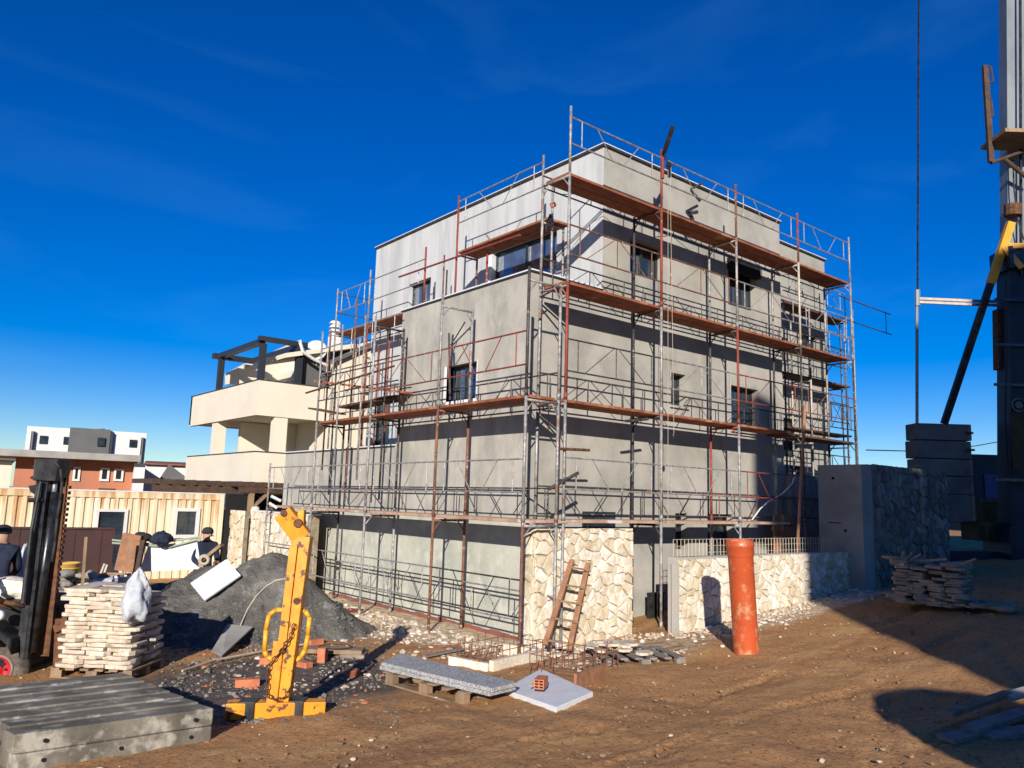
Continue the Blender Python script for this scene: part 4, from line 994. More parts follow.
# NN must point to the right of the sun's travel direction
if NN.dot(U) < 0: NN = -NN
def shp(p, al, z=0): return NN * p + SH * al + Zv * z            # p sideways, al metres towards the sun
blk = thing('occluder_block', shp(10, 26), 'added unseen block behind the viewer that shades the right of the yard', 'building')
def shbox(mb, p0, p1, a0, a1, z0, z1): mb.hexa([shp(p0, a0, z0), shp(p1, a0, z0), shp(p1, a1, z0), shp(p0, a1, z0), shp(p0, a0, z1), shp(p1, a0, z1), shp(p1, a1, z1), shp(p0, a1, z1)])
k = SUND.z / math.hypot(SUND.x, SUND.y)
q = MB(); shbox(q, 5.62, 9.2, 22, 34, -1, 3.75 + k * (22 + 4.4)); shbox(q, 9.21, 11.8, 22, 34, -1, 18.2); shbox(q, 11.81, 26, 22, 34, -1, 19.6); q.build('wall', 'cream', blk)
q = MB(); shbox(q, 4.97, 5.61, 23, 25.5, 2.2 + k * (23 + 4.9), 4.85 + k * (23 + 4.9)); q.build('balcony', 'cream', blk)  # side box added to cast the narrow shade on the facade end
for zz in (2, 5, 8):
    for pp in (7, 12, 15, 18, 21):
        q = MB(); shbox(q, pp, pp + 1.3, 21.93, 21.99, zz, zz + 1.4); w_ = q.build('window', 'white_paint', blk); q = MB(); shbox(q, pp + .1, pp + 1.2, 21.90, 21.925, zz + .1, zz + 1.3); q.build('pane', 'glass', w_)
# added unseen domed tank
al = 14.5
zt = k * (al - 5.05) * 1.0 + .10
tk = thing('occluder_dome', shp(4.75, al, 0), 'added unseen domed tank behind the viewer throwing the rounded shadow', 'occluder')
base_ = shp(4.78, al, 0)
prof = [(.92, .2), (.92, zt + .35 - .55), (.86, zt + .35 - .33), (.70, zt + .35 - .14), (.42, zt + .35 - .03), (.0, zt + .35)]
MB().lathe(base_, prof, 28).build('shell', 'white_paint', tk, True); MB().lathe(base_, [(.15, zt + .32), (.15, zt + .42), (0, zt + .42)], 16).build('lid', 'anthracite', tk)

# ================================================================ ORANGE PIPE
pb, pt = onG(746, 653), None
pb = onY(746.5, 652, -3.39); pb.z = gz(pb.x, pb.y) - .05
pt = onY(739.5, 540, -3.40)
pp = thing('sewer_pipe', pb, 'orange plastic sewer pipe standing upright on the dirt before the garden wall', 'pipe')
ax = (pt - pb).normalized(); L = (pt - pb).length; r_ = .185
MB().lathe(pb, [(r_, 0), (r_, L - .24), (r_ + .004, L - .23)], 36, ax).build('barrel', 'pipe', pp, True)
MB().lathe(pb, [(r_ + .006, L - .235), (r_ + .016, L - .205), (r_ + .016, L - .10), (r_ + .026, L - .085), (r_ + .026, L - .05), (r_ + .016, L - .035), (r_ + .014, L), (r_ + .004, L), (r_ - .004, L - .1), (r_ - .006, L - .5)], 36, ax).build('socket', 'pipe', pp, True)
MB().lathe(pb, [(r_ - .02, L - .3), (0, L - .3)], 24, ax).build('inside', 'dark', pp)

# ================================================================ LADDER
b0, b1 = onY(545, 645, -1.42), onY(569, 650, -1.55); t0, t1 = onY(572, 560, -.93), onY(588, 563, -.95)
ld = thing('wooden_ladder', (b0 + b1) / 2, 'short home made reddish timber ladder leaning on the stone pier', 'ladder')
for a, b in ((b0, t0), (b1, t1)): MB().bar(a, b, .085, .04, Zv).build('rail', 'redwood', ld)
for s in (.06, .30, .50, .69, .91): MB().bar(b0.lerp(t0, s) + V((-.03, -.04, 0)), b1.lerp(t1, s) + V((.03, -.04, 0)), .075, .03).build('rung', 'wood', ld)

# ================================================================ CONCRETE RIBBED SLAB
FLb, FRb = onG(16, 772), onG(211, 741); z0 = min(FLb.z, FRb.z) - .02
FLb.z = FRb.z = z0
FR = onX(208, 704, FRb.x); Ht = FR.z - z0
BR = onZ(122, 669, z0 + Ht + .02); BL = BR + (FLb - FRb) * 1.12; BL.z = BR.z
sl = thing('concrete_slab', (FLb + BR) / 2, 'big weathered concrete slab with stepped ribs on top lying on the ground at bottom left', 'slab')
fx = (FLb - FRb); fx.z = 0
dep = V((BR.x - FRb.x, BR.y - FRb.y, 0))
m = MB()
def slabpt(s, t, z): return V((FRb.x, FRb.y, 0)) + fx * s + dep * t + V((0, 0, z))
m.hexa([slabpt(0, 0, z0), slabpt(1, 0, z0), slabpt(1.12, 1, z0), slabpt(0, 1, z0), slabpt(0, 0, z0 + Ht * .48), slabpt(1, 0, z0 + Ht * .48), slabpt(1.12, 1, z0 + Ht * .48), slabpt(0, 1, z0 + Ht * .48)])
m.build('lower_slab', 'concrete', sl, bevel=.012)
m = MB(); N = 7
for k_ in range(N):
    t0_, t1_ = k_ / N, (k_ + 1) / N - .009; za, zb2 = z0 + Ht * .985, z0 + Ht * .955
    s1 = 1.03 + .02 * k_ - (.05 if k_ % 2 else .0)
    m.hexa([slabpt(-.004, t0_ + .004, z0 + Ht * .49), slabpt(s1, t0_ + .004, z0 + Ht * .49), slabpt(s1, t1_, z0 + Ht * .49), slabpt(-.004, t1_, z0 + Ht * .49),
            slabpt(-.004, t0_ + .004, za), slabpt(s1, t0_ + .004, za), slabpt(s1, t1_, zb2), slabpt(-.004, t1_, zb2)])
m.build('ribbed_top', 'concrete', sl, bevel=.012)
m = MB()
for (s, z) in ((.12, .26), (.88, .26), (.10, .72), (.88, .74), (.5, .25)):
    c = slabpt(s, 0, z0 + Ht * z); m.tube(c - dep.normalized() * .012, c + dep.normalized() * .05, .016, 10)
m.build('tie_hole', 'dark', sl)

# ================================================================ STACKED STONE SLABS
def slab_mesh(seed, m_):
    rr = random.Random(seed); mb = MB(); n = 9; pts = []
    for i in range(n):
        t = 2 * math.pi * i / n + rr.uniform(-.12, .12)
        c, s = math.cos(t), math.sin(t); q_ = max(abs(c) ** .75, 1e-3)
        pts.append((.27 * math.copysign(abs(c) ** .38, c) * rr.uniform(.88, 1.05), .19 * math.copysign(abs(s) ** .38, s) * rr.uniform(.88, 1.05)))
    h = .024 * rr.uniform(.8, 1.15)
    n0 = 0
    mb.v = [V((a * .985, b * .98, -h + rr.uniform(-.003, .003))) for a, b in pts] + [V((a, b, rr.uniform(-.006, .006))) for a, b in pts] + [V((a * .985, b * .98, h + rr.uniform(-.003, .003))) for a, b in pts]
    for l in (0, 1):
        for i in range(n): j = (i + 1) % n; mb.f.append((l*n + i, l*n + j, (l+1)*n + j, (l+1)*n + i))
    mb.f.append(tuple(range(n))[::-1]); mb.f.append(tuple(range(2*n, 3*n)))
    o = mb.build('split_stone', m_); return o
ORD = 'lowest second third fourth fifth sixth seventh eighth ninth tenth eleventh twelfth thirteenth fourteenth fifteenth sixteenth seventeenth eighteenth nineteenth'.split()
def slab_stack(c, ux, uy, nx, ny, nlay, m_, label, group, seed, wx=.40, wy=.36, lay=.05, lean=0.0, ragged=3, mess=1.0):
    rr = random.Random(seed); protos = [slab_mesh(seed * 31 + i, m_) for i in range(8)]; used = set()
    for L_ in range(nlay):
        for i in range(nx):
            for j in range(ny):
                if 0 < i < nx - 1 and j == 1 and ny > 2: continue
                if L_ > nlay - ragged and rr.random() < .35: continue
                k_ = rr.randrange(8)
                if k_ in used: o = protos[k_].copy(); COL.objects.link(o)
                else: o = protos[k_]; used.add(k_)
                off = ((i - (nx - 1) / 2) + (.10 if L_ % 2 else -.08)) * wx + rr.uniform(-.03, .03) * mess
                o.location = c + ux * (off + lean * L_) + uy * ((j - (ny - 1) / 2) * wy + rr.uniform(-.03, .03)) + Zv * (lay * (L_ + .5) + .02)
                o.rotation_euler = (rr.uniform(-.03, .03) * mess, rr.uniform(-.03, .03) * mess, math.atan2(ux.y, ux.x) + rr.uniform(-.12, .12) * mess + (math.pi if rr.random() < .5 else 0))
                s = rr.uniform(.86, 1.0); o.scale = (wx / .46 * s, wy / .36 * s, rr.uniform(.85, 1.1))
                od = ORD[L_]; tag(o, label % (od, ('left end' if i == 0 else 'right end' if i == nx - 1 else 'middle' if nx < 4 else ('left of middle' if i == 1 else 'right of middle')), 'front' if j == 0 else 'back'), 'stone slab', group)
    for i, p_ in enumerate(protos):
        if i not in used: bpy.data.objects.remove(p_)
sc0, sc1 = onG(72, 677), onG(149, 680)
ux = (sc1 - sc0); ux.z = 0; wdt = ux.length; ux.normalize(); uy = V((-ux.y, ux.x, 0))
if uy.dot(Wd) < 0: uy = -uy
ctr = (sc0 + sc1) / 2 + uy * .36 - ux * .22; ctr.z = gz(ctr.x, ctr.y) + .10
slab_stack(ctr, ux, uy, 3, 2, 19, 'slabstone', 'cream split stone in the %s course of the tall sunlit stack, %s, %s row', 'cream stone slabs stacked at left', 3, wx=wdt / 3.25, wy=.42, lay=.0505)
# pallet under it
def pallet(c, ux, uy, lx, ly, label, name='pallet', mt='wood', h=.13):
    o = thing(name, c, label, 'pallet')
    for j in (-1, 0, 1):
        MB().obox(c + uy * j * (ly / 2 - .05) + Zv * .011, ux * lx / 2, uy * .05, Zv * .011).build('runner', mt, o)
        for i in (-1, 0, 1): MB().obox(c + uy * j * (ly / 2 - .05) + ux * i * (lx / 2 - .07) + Zv * (.022 + (h - .044) / 2), ux * .07, uy * .045, Zv * (h - .046) / 2).build('block', mt, o)
    m_ = MB(); n = 6
    for i in range(n): m_.obox(c + ux * ((i / (n - 1)) - .5) * (lx - .11) + Zv * (h - .010), ux * .055, uy * ly / 2, Zv * .011)
    m_.build('deck', mt, o); return o
c_ = ctr.copy(); c_.z = gz(c_.x, c_.y) - .02
pallet(c_, ux, uy, wdt + .05, .85, 'timber pallet under the tall cream stone stack at left')
# sack draped on stack and another behind
def blobmesh(c, rx, ry, rz, seed, m_, name, sub=3, amp=.25, ux_=U, uy_=Wd, flat=None, parent=None):
    bm = bmesh.new(); bmesh.ops.create_icosphere(bm, subdivisions=sub, radius=1); mb = MB()
    for v in bm.verts:
        p = v.co.copy(); k_ = 1 + amp * mn.noise(p * 1.7 + V((seed, 0, 0))) + amp * .5 * mn.noise(p * 4.5 + V((0, seed, 0)))
        z = p.z * k_
        if flat is not None: z = max(z, flat)
        mb.v.append(c + ux_ * p.x * k_ * rx + uy_ * p.y * k_ * ry + Zv * z * rz)
    mb.f = [tuple(v.index for v in f.verts) for f in bm.faces]; bm.free()
    return mb.build(name, m_, parent, True)
def bag(px, py, d, rx, ry, rz, seed, label, m_='sack', cat='sack', name='sack', group=None, amp=.3):
    o = blobmesh(at(px, py, d), rx, ry, rz, seed, m_, name, 4, amp); c = at(px, py, d)
    for v in o.data.vertices:        # folds and a gathered neck
        q = V(v.co) - c; th = math.atan2(q.y, q.x); h_ = q.z / rz
        k_ = 1 + .13 * math.sin(5 * th + 3 * h_ + seed) + .10 * mn.noise(V((th * 2.5, h_ * 3, seed))) + .07 * mn.noise(V((th * 7, h_ * 8, seed)))
        if rz > max(rx, ry): k_ *= 1 - .45 * max(0, h_) ** 1.5 + .15 * max(0, -h_)
        v.co = c + V((q.x * k_, q.y * k_, q.z * (1 + .08 * mn.noise(V((th * 3, seed, 2))))))
    return tag(o, label, cat, group)
bag(136, 596, 11.15, .17, .15, .32, 3, 'white woven sack draped on top of the tall cream stone stack')
bag(105, 592, 14.0, .33, .3, .22, 5, 'wide white sack lying among rubble behind the stone stack')
bag(24, 566, 14.5, .13, .12, .32, 8, 'upright blue white bag leaning on the maroon fence beside the forklift mast')
# rubble table: stones and odds and ends on a plank bench
bc = at(84, 596, 13.6)
be = thing('work_bench', V((bc.x, bc.y, gz(bc.x, bc.y))), 'rough timber bench covered with broken stones behind the forklift', 'bench')
zt_b = at(84, 590, 13.6).z
c = V((bc.x, bc.y, zt_b)); MB().obox(c, U * .65, Wd * .4, Zv * .03).build('top', 'greywood', be)
for sx in (-.55, .55):
    for sy in (-.3, .3): MB().obox(V((c.x, c.y, (zt_b - .15) / 2 - .03)) + U * sx + Wd * sy, U * .04, Wd * .04, Zv * (zt_b + .15) / 2).build('leg', 'greywood', be)
rr = random.Random(5)
def rock(c, r, seed, m_, label, cat='stone', group=None, name='broken_stone', sq=.6):
    o = blobmesh(c, r * rr.uniform(.8, 1.3), r * rr.uniform(.8, 1.2), r * sq, seed, m_, name, 2, .55); return tag(o, label, cat, group)
for i in range(16):
    p_ = at(rr.uniform(66, 104), rr.uniform(573, 589), 13.4 + rr.uniform(-.2, .3)); rock(p_, rr.uniform(.06, .12), i, 'greystone' if i % 3 else 'slabstone', 'rough broken stone heaped on the bench behind the forklift', group='stones on the bench')
for i in range(14):
    p_ = at(rr.uniform(60, 128), rr.uniform(588, 606), 12.7 + rr.uniform(-.2, .2)); rock(p_, rr.uniform(.07, .14), 40 + i, 'slabstone' if i % 2 else 'greystone', 'pale rubble stone lying behind the tall stone stack', group='rubble stones behind the stack')
tb = at(69.5, 570, 13.4); tub = thing('tub', tb, 'yellow plastic tub on the bench left of the upright stick', 'tub')
MB().lathe(tb, [(.0, -.09), (.11, -.09), (.135, .09), (.15, .095), (.15, .11), (.125, .11), (.105, -.05), (0, -.05)], 18).build('tub', 'yellowbucket', tub, True)
MB().lathe(tb, [(.128, .02), (.137, .03), (.13, .04)], 18).build('rim_band', 'yellowbucket', tub)
tag(MB().bar(at(81, 606, 13.1), at(86, 537, 13.2), .035, .035).build('wooden_stake', 'wood'), 'upright weathered stick rising before the maroon fence behind the stone pile', 'stick')
for (a, b, l) in (((98, 582), (105, 564), 'left pale lath leaning in front of the maroon fence end'), ((102, 582), (107.5, 565), 'right pale lath leaning in front of the maroon fence end')):
    tag(MB().bar(at(*a, 14.5), at(*b, 14.6), .03, .04).build('lath', 'creamtube'), l, 'lath')
cr0 = at(113, 582, 14.2); bx_ = thing('crate', cr0, 'small brown crate below the brown leaning board beyond the stone stack', 'crate')
for sg in (-1, 1): MB().obox(cr0 + Wd * sg * .16, U * .2, Wd * .012, Zv * .13).build('side', 'wood', bx_); MB().obox(cr0 + U * sg * .2, U * .012, Wd * .148, Zv * .13).build('end', 'wood', bx_)
MB().obox(cr0 - Zv * .12, U * .188, Wd * .148, Zv * .01).build('base', 'wood', bx_)
MB_ = MB(); MB_.lathe(at(121, 585, 13.9), [(0, -.12), (.10, -.12), (.13, .12), (.14, .12), (.14, .14), (.12, .14), (.09, -.08), (0, -.08)], 18)
tag(MB_.build('bucket', 'foam', smooth=True), 'white bucket beyond the right side of the tall stone stack', 'bucket')
bag(110, 599, 12.9, .22, .2, .16, 15, 'slumped white sack low behind the left half of the tall stone stack')
# white sheet panel stretched by the cabin, with dark jacket and green edge
DW = 17.0
pw = thing('hanging_sheet', at(170, 570, DW), 'large white sheet hung over a rail in front of the cabin window', 'sheet')
q_ = [at(139, 572, DW), at(201, 569, DW), at(197, 541, DW), at(148, 546, DW)]; q_.reverse()
MB().prism(q_, Wd * .04).build('sheet', 'foam', pw)
q = MB(); q.tube(at(112, 540, DW - .05), at(150, 544, DW - .05), .02); q.tube(at(150, 544, DW - .05), at(200, 537, DW - .05), .02); q.tube(at(112, 543, DW - .05), at(170, 547, DW - .05), .02); q.tube(at(170, 547, DW - .05), at(200, 539, DW - .05), .02); q.build('rail', 'greentop', pw)
tag(blobmesh(at(161, 539, DW - .1), .19, .15, .13, 4, 'navy', 'jacket', 3, .45), 'dark blue jacket dropped over the rail of the white sheet', 'jacket')
tag(blobmesh(at(143, 537, DW), .17, .12, .10, 9, 'blackcloth', 'jacket', 3, .4), 'black cloth hung at the left end of the white sheet', 'cloth')
q = MB(); q.prism([at(114, 570, DW - .4), at(134, 573, DW - .4), at(141, 536, DW - .2), at(123, 533, DW - .2)], Wd * .08)
tag(q.build('board', 'redwood'), 'brown leaning board left of the white sheet', 'board')
q = MB(); q.prism([at(131, 578, DW - .5), at(137, 577, DW - .5), at(145, 540, DW - .2), at(140, 540, DW - .2)], Wd * .08)
tag(q.build('beam', 'darkwood'), 'dark narrow beam leaning on the white sheet', 'beam')
tag(MB().bar(at(128, 568, DW - .6), at(130, 541, DW - .5), .03, .03).build('t_tool', 'wood'), 'thin tool handle standing before the brown leaning board', 'tool')

# ================================================================ SAND HEAP
HC = at(262, 600, 14.6); HC.z = 0
lobes = [(at(266, 600, 14.7), 1.36, 1.85, 1.7), (at(215, 600, 14.9), 1.12, 2.2, 1.5), (at(180, 600, 14.6), 1.0, 1.9, 1.35)]
def heap_z(x, y):
    z = -1
    for c, h, r1, r2 in lobes:
        dx, dy = V((x - c.x, y - c.y, 0)).dot(U), V((x - c.x, y - c.y, 0)).dot(Wd)
        r = math.sqrt((dx / r1) ** 2 + (dy / r2) ** 2) * (1 + .16 * mn.noise(V((math.atan2(dy, dx) * 1.3, 2.2, h))))
        zz = h * (1.03 - r * 1.03) if r > .22 else h * (1.03 * (1 - .11) - r * r * 2.35)
        z = max(z, zz)
    z += .16 * mn.noise(V((x * 1.2, y * 1.2, 1))) + .07 * mn.noise(V((x * 3.3, y * 3.3, 4))) - .05 * abs(mn.noise(V((x * 6, y * 6, 8)))) + .008 * mn.noise(V((x * 25, y * 25, 4)))
    return z + gz(x, y)
m = MB(); NX_, NY_ = 190, 150
for j in range(NY_):
    for i in range(NX_):
        p = HC + U * (-4.2 + 7.6 * i / (NX_ - 1)) + Wd * (-2.2 + 4.6 * j / (NY_ - 1)); m.v.append(V((p.x, p.y, max(heap_z(p.x, p.y), gz(p.x, p.y) - .12))))
for j in range(NY_ - 1):
    for i in range(NX_ - 1): n = j * NX_ + i; m.f.append((n, n + 1, n + NX_ + 1, n + NX_))
tag(m.build('sand_heap', 'sand', smooth=True), 'heap of dark grey sand behind the yellow lifting fork', 'sand heap')
def onheap(px, py):
    d = 9.0
    while d < 20:
        p = at(px, py, d)
        if p.z < heap_z(p.x, p.y) or p.z < gz(p.x, p.y): return p
        d += .01
    return p
def sheet(pts, t, name, m_, label, cat):
    a, b, c = pts[:3]; n = (b - a).cross(c - a).normalized()
    if n.z < 0: n = -n
    m = MB(); m.prism([p + n * .015 for p in pts], n * t); return tag(m.build(name, m_), label, cat)
a_, b_, d_ = onheap(192, 584), onheap(204, 602), onheap(240, 574)
c_ = b_ + (d_ - a_)
def near(px, py, lift=.10):
    p = onheap(px, py); return p + (CAM - p).normalized() * lift
sA_, sB_, sC_ = near(191, 585, .15), near(205, 602, .10), near(241, 577, .12)
sheet([sA_, sB_, sC_, sC_ + (sA_ - sB_)], .03, 'foam_board', 'foam', 'white board lying on the upper slope of the sand heap', 'board')
sheet([near(212, 653, .05), near(222, 658, .05), near(253, 629, .08), near(228, 626, .10)], .02, 'board', 'concpanel', 'pale grey board lying low at the foot of the sand heap', 'board')
# hose over heap, timber lath along the foot
pts = [onheap(*p) + Zv * .03 for p in ((240, 628), (247, 612), (256, 598), (266, 588), (276, 582), (288, 580), (296, 582))]
tag(MB().poly(pts, .012, 6).build('hose', 'creamtube'), 'thin pale hose curving over the sand heap', 'hose')
pts = [onheap(*p) + Zv * .04 for p in ((182, 674), (215, 663), (262, 654), (290, 649), (318, 645))]
tag(MB().poly(pts, .016, 6).build('lath', 'creamtube'), 'long thin pale lath lying along the foot of the sand heap', 'lath')

# ================================================================ YELLOW LIFTING FORK
D0 = 8.72
fk = thing('lifting_fork', onG(275, 716), 'chipped yellow crane lifting fork standing upright with loop handles', 'lifting fork')
def fp(x, y, w_=0.0): return at(x, y, D0) + Wd * w_
g_ = gz(*fp(275, 716)[:2])
def seg(name, a, b, w1, dd, m_='yellow', bev=.008): return MB().bar(fp(*a), fp(*b), w1, dd, Wd).build(name, m_, fk, bevel=bev)
seg('crossbar', (226, 710), (325, 708), .16, .17)
seg('mast', (281, 700), (303, 536), .19, .15)
seg('mast_plate', (274, 702), (281, 640), .11, .19); 
q = MB(); q.bar(fp(285, 640, -.09), fp(296, 545, -.09), .08, .02, Wd); q.build('mast_sleeve', 'yellow', fk)
seg('neck', (303, 538), (283, 512), .19, .14); seg('neck_lug', (301, 535), (302, 510), .07, .10)
q = MB(); q.tube(fp(300, 523, -.10), fp(300, 523, .1), .045, 14); q.build('pivot', 'ruststeel', fk)
MB().tube(fp(286, 513, -.09), fp(286, 513, .09), .035, 14).build('pivot', 'ruststeel', fk); MB().tube(fp(299, 600, -.1), fp(299, 600, .1), .035, 12).build('pivot', 'ruststeel', fk)
q = MB(); q.poly([fp(*p) for p in ((287, 610), (276, 610), (269, 615), (266, 630), (264.5, 651), (267, 657), (275, 660), (281, 660))], .026, 8); q.build('handle', 'yellowclean', fk, True)
q = MB(); q.poly([fp(*p) for p in ((299, 611), (305, 611), (309.5, 617), (308, 635), (305, 650), (301, 657), (295, 661))], .026, 8); q.build('handle', 'yellowclean', fk, True)
q = MB(); q.obox(fp(248.5, 711), U * .085, Wd * .10, Zv * .11); q.build('fork_clamp', 'blacksteel', fk, bevel=.006)
q = MB(); q.obox(fp(297, 710), U * .085, Wd * .10, Zv * .11); q.build('fork_clamp', 'blacksteel', fk, bevel=.006)
# chain
def chain(pts, r, name, par):
    q = MB(); i = 0
    for a, b in zip(pts[:-1], pts[1:]):
        L = (b - a).length; n = max(1, int(L / .04)); d = (b - a).normalized()
        for k_ in range(n):
            c = a + (b - a) * ((k_ + .5) / n); s = Wd if (i % 2) else d.cross(Wd).normalized(); i += 1
            ring = [c + d * .026 + s * .008, c + d * .012 + s * .016, c - d * .012 + s * .016, c - d * .026 + s * .008, c - d * .026 - s * .008, c - d * .012 - s * .016, c + d * .012 - s * .016, c + d * .026 - s * .008]
            q.poly(ring + [ring[0]], r, 4)
    return q.build(name, 'ruststeel', par)
chain([fp(*p, -.14) for p in ((298, 622), (294, 635), (284, 650), (273, 662), (271, 680), (272, 692), (280, 697), (290, 693), (294, 684))], .006, 'chain', fk)
for (a, b, l) in (((271, 496), (281, 501), 'upper short white plastic tube end beyond the yellow fork head'), ((269, 503), (277, 508), 'lower short white plastic tube end beyond the yellow fork head')):
    tag(MB().tube(at(*a, 15.3), at(*b, 15.3), .028).build('tube_end', 'pvcw'), l, 'tube')

# ================================================================ PALLET WITH SLABS
zg = -.05
A0, A1 = onG(386, 688), onG(462, 703)
ux2 = (A1 - A0); ux2.z = 0; Lp = ux2.length; ux2.normalize(); uy2 = V((-ux2.y, ux2.x, 0))
if uy2.dot(Wd) < 0: uy2 = -uy2
pc_ = (A0 + A1) / 2 + uy2 * .38; pc_.z = gz(pc_.x, pc_.y)
pallet(pc_, ux2, uy2, Lp + .05, .76, 'low timber pallet carrying the long grey kerb slabs', h=.15)
# long slabs: front-left, far right end
z1 = pc_.z + .155
sA, sB = onZ(380, 662, z1 + .09), onZ(490, 688, z1 + .09)
sC, sD = onZ(516, 682, z1 + .09), onZ(400, 653, z1 + .09)
for k_, (lab) in enumerate(('lower long grey aggregate kerb slab on the low pallet', 'upper long grey aggregate kerb slab on the low pallet')):
    h0, h1 = z1 + .002 + k_ * .047, z1 + .045 + k_ * .047
    pts4 = [V((p.x, p.y, 0)) for p in (sA, sB, sC, sD)]; sh_ = ux2 * (.03 * k_)
    q = MB(); q.hexa([p + sh_ + Zv * h0 for p in pts4] + [p + sh_ + Zv * h1 for p in pts4]); tag(q.build('kerb_slab', 'kerbconc', bevel=.004), lab, 'slab')
# ================================================================ WHITE BOARD WITH BRICK
w4 = [onG(503, 694), onG(556, 713), onG(593, 697), onG(541, 673)]
zb3 = max(p.z for p in w4) + .0
q = MB(); b4 = [V((p.x, p.y, p.z - .02)) for p in w4]; t4 = [V((p.x, p.y, p.z + .055)) for p in w4]; q.hexa(b4 + t4); tag(q.build('foam_board', 'foam', bevel=.006), 'white foam board lying flat on the dirt with a clay block on it', 'board')
bt = onZ(541, 685, zb3 + .10)
def clayblock(c, ang, label, group=None, s=1.0, tilt=0):
    o = thing('clay_block', c, label, 'brick', group); q = MB(); d1 = V((math.cos(ang), math.sin(ang), 0)); d2 = V((-d1.y, d1.x, 0)); L, W_, H_ = .125 * s, .06 * s, .055 * s
    zz = (Zv + d1 * tilt).normalized()
    # hollow body: outer shell with ribs
    for k_ in range(4): q.obox(c + zz * (-H_ + .006 + k_ * (2 * H_ - .012) / 3), d1 * L, d2 * W_, zz * .005)
    for k_ in range(3): q.obox(c + d2 * (-W_ + .006 + k_ * (W_ - .006)), d1 * (L - .002), d2 * .005, zz * (H_ - .002))
    q.build('shell', 'brick', o); q = MB(); q.obox(c, d1 * (L - .03), d2 * (W_ - .006), zz * (H_ - .006)); q.build('core', 'dark', o); return o
clayblock(bt + Zv * .03, math.atan2(Wd.y, Wd.x) - .25, 'hollow clay block lying on the white foam board', s=.95)
tag(MB().bar(bt + U * -.12 - Wd * .02, bt + U * -.02 + Wd * .12 + Zv * .02, .02, .012).build('offcut', 'yellowbucket'), 'small yellowish wood offcut beside the clay block on the white board', 'offcut')
# loose orange bricks round the fork
for (px, py, an, lab, s) in ((247, 686, .4, 'orange brick half sunk in wet sand left of the fork mast', 1.1), (302, 668, -.6, 'orange brick right of the fork mast below the loop handle', 1.1), (315, 645, .9, 'orange brick under the right loop handle at the sand heap foot', 1.0),
                         (322, 662, 1.5, 'upright orange block standing beside white gravel right of the fork', .95), (268, 664, .2, 'flat broken orange brick just left of the fork mast', .9), (352, 677, 1.1, 'broken orange brick left end of the low kerb pallet', .8), (318, 645, .1, None, 0)):
    if not lab: continue
    c = onG(px, py); q = MB(); d1 = (U * math.cos(an) + Wd * math.sin(an)); d2 = V((-d1.y, d1.x, 0)); up_ = py in (662,)
    hh = .11 if up_ else .05
    q.obox(c + Zv * (hh * .75), d1 * (.07 if up_ else .13 * s), d2 * (.06 * s), Zv * hh); tag(q.build('brick', 'brick', bevel=.01), lab, 'brick')
# boards with a wire coil
c = onG(335, 655); c.z += .07
o = tag(MB().obox(c, U * .42, Wd * .16, Zv * .03).build('plank', 'wood', bevel=.004), 'short brown plank under a loose wire coil at the foot of the sand heap', 'plank')
tag(MB().obox(c + Zv * -.06 + U * .28, U * .18, Wd * .14, Zv * .03).build('plank', 'greywood'), 'small grey plank propping the wire coil plank', 'plank')
pts = [c + Zv * .05 + U * (.24 * math.cos(t)) + Wd * (.18 * math.sin(t)) for t in [i * .35 for i in range(19)]]
tag(MB().poly(pts, .007, 5).build('wire_coil', 'cable'), 'thin black wire coil lying on the brown plank', 'wire')

# ================================================================ SECOND PALLET AND STONES BEFORE PIER
P0, P1 = onG(606, 668), onG(686, 663)
u3 = (P1 - P0); u3.z = 0; L3 = u3.length; u3.normalize(); w3 = V((-u3.y, u3.x, 0))
if w3.dot(Wd) < 0: w3 = -w3
c3_ = (P0 + P1) / 2 + w3 * .45; c3_.z = gz(c3_.x, c3_.y)
pallet(c3_, u3, w3, L3, .9, 'grey weathered pallet below the stone pier with broken stone on it', mt='greywood', h=.13)
for i in range(16):
    p_ = c3_ + u3 * rr.uniform(-.62, .1) + w3 * rr.uniform(-.3, .35) + Zv * (.15 + .03 * (i % 4)); q = MB(); an = rr.uniform(0, 3); d1 = V((math.cos(an), math.sin(an), rr.uniform(-.15, .15))).normalized(); d2 = d1.cross(Zv).normalized(); nrm_ = d1.cross(d2)
    k_ = [p_ + d1 * (.17 * rr.uniform(.6, 1.2) * math.cos(t)) + d2 * (.11 * rr.uniform(.6, 1.2) * math.sin(t)) for t in (0, 1.1, 2.0, 3.1, 4.2, 5.2)]
    q.prism(k_, Zv * .035); tag(q.build('stone_slab', 'slabstone'), 'thin pale stone offcut piled on the grey pallet below the pier', 'stone', 'stone offcuts on the grey pallet')
for (px, py, L_, an, lab) in ((672, 640, .30, .1, 'brown board lying in the passage beside the pier foot'), (650, 636, .25, -.2, 'short pale board against the pier foot')):
    c = onG(px, py + 12) + Zv * .05; d1 = V((math.cos(an), math.sin(an), 0)); tag(MB().bar(c - d1 * L_, c + d1 * L_, .12, .03).build('plank', 'wood'), lab, 'plank')

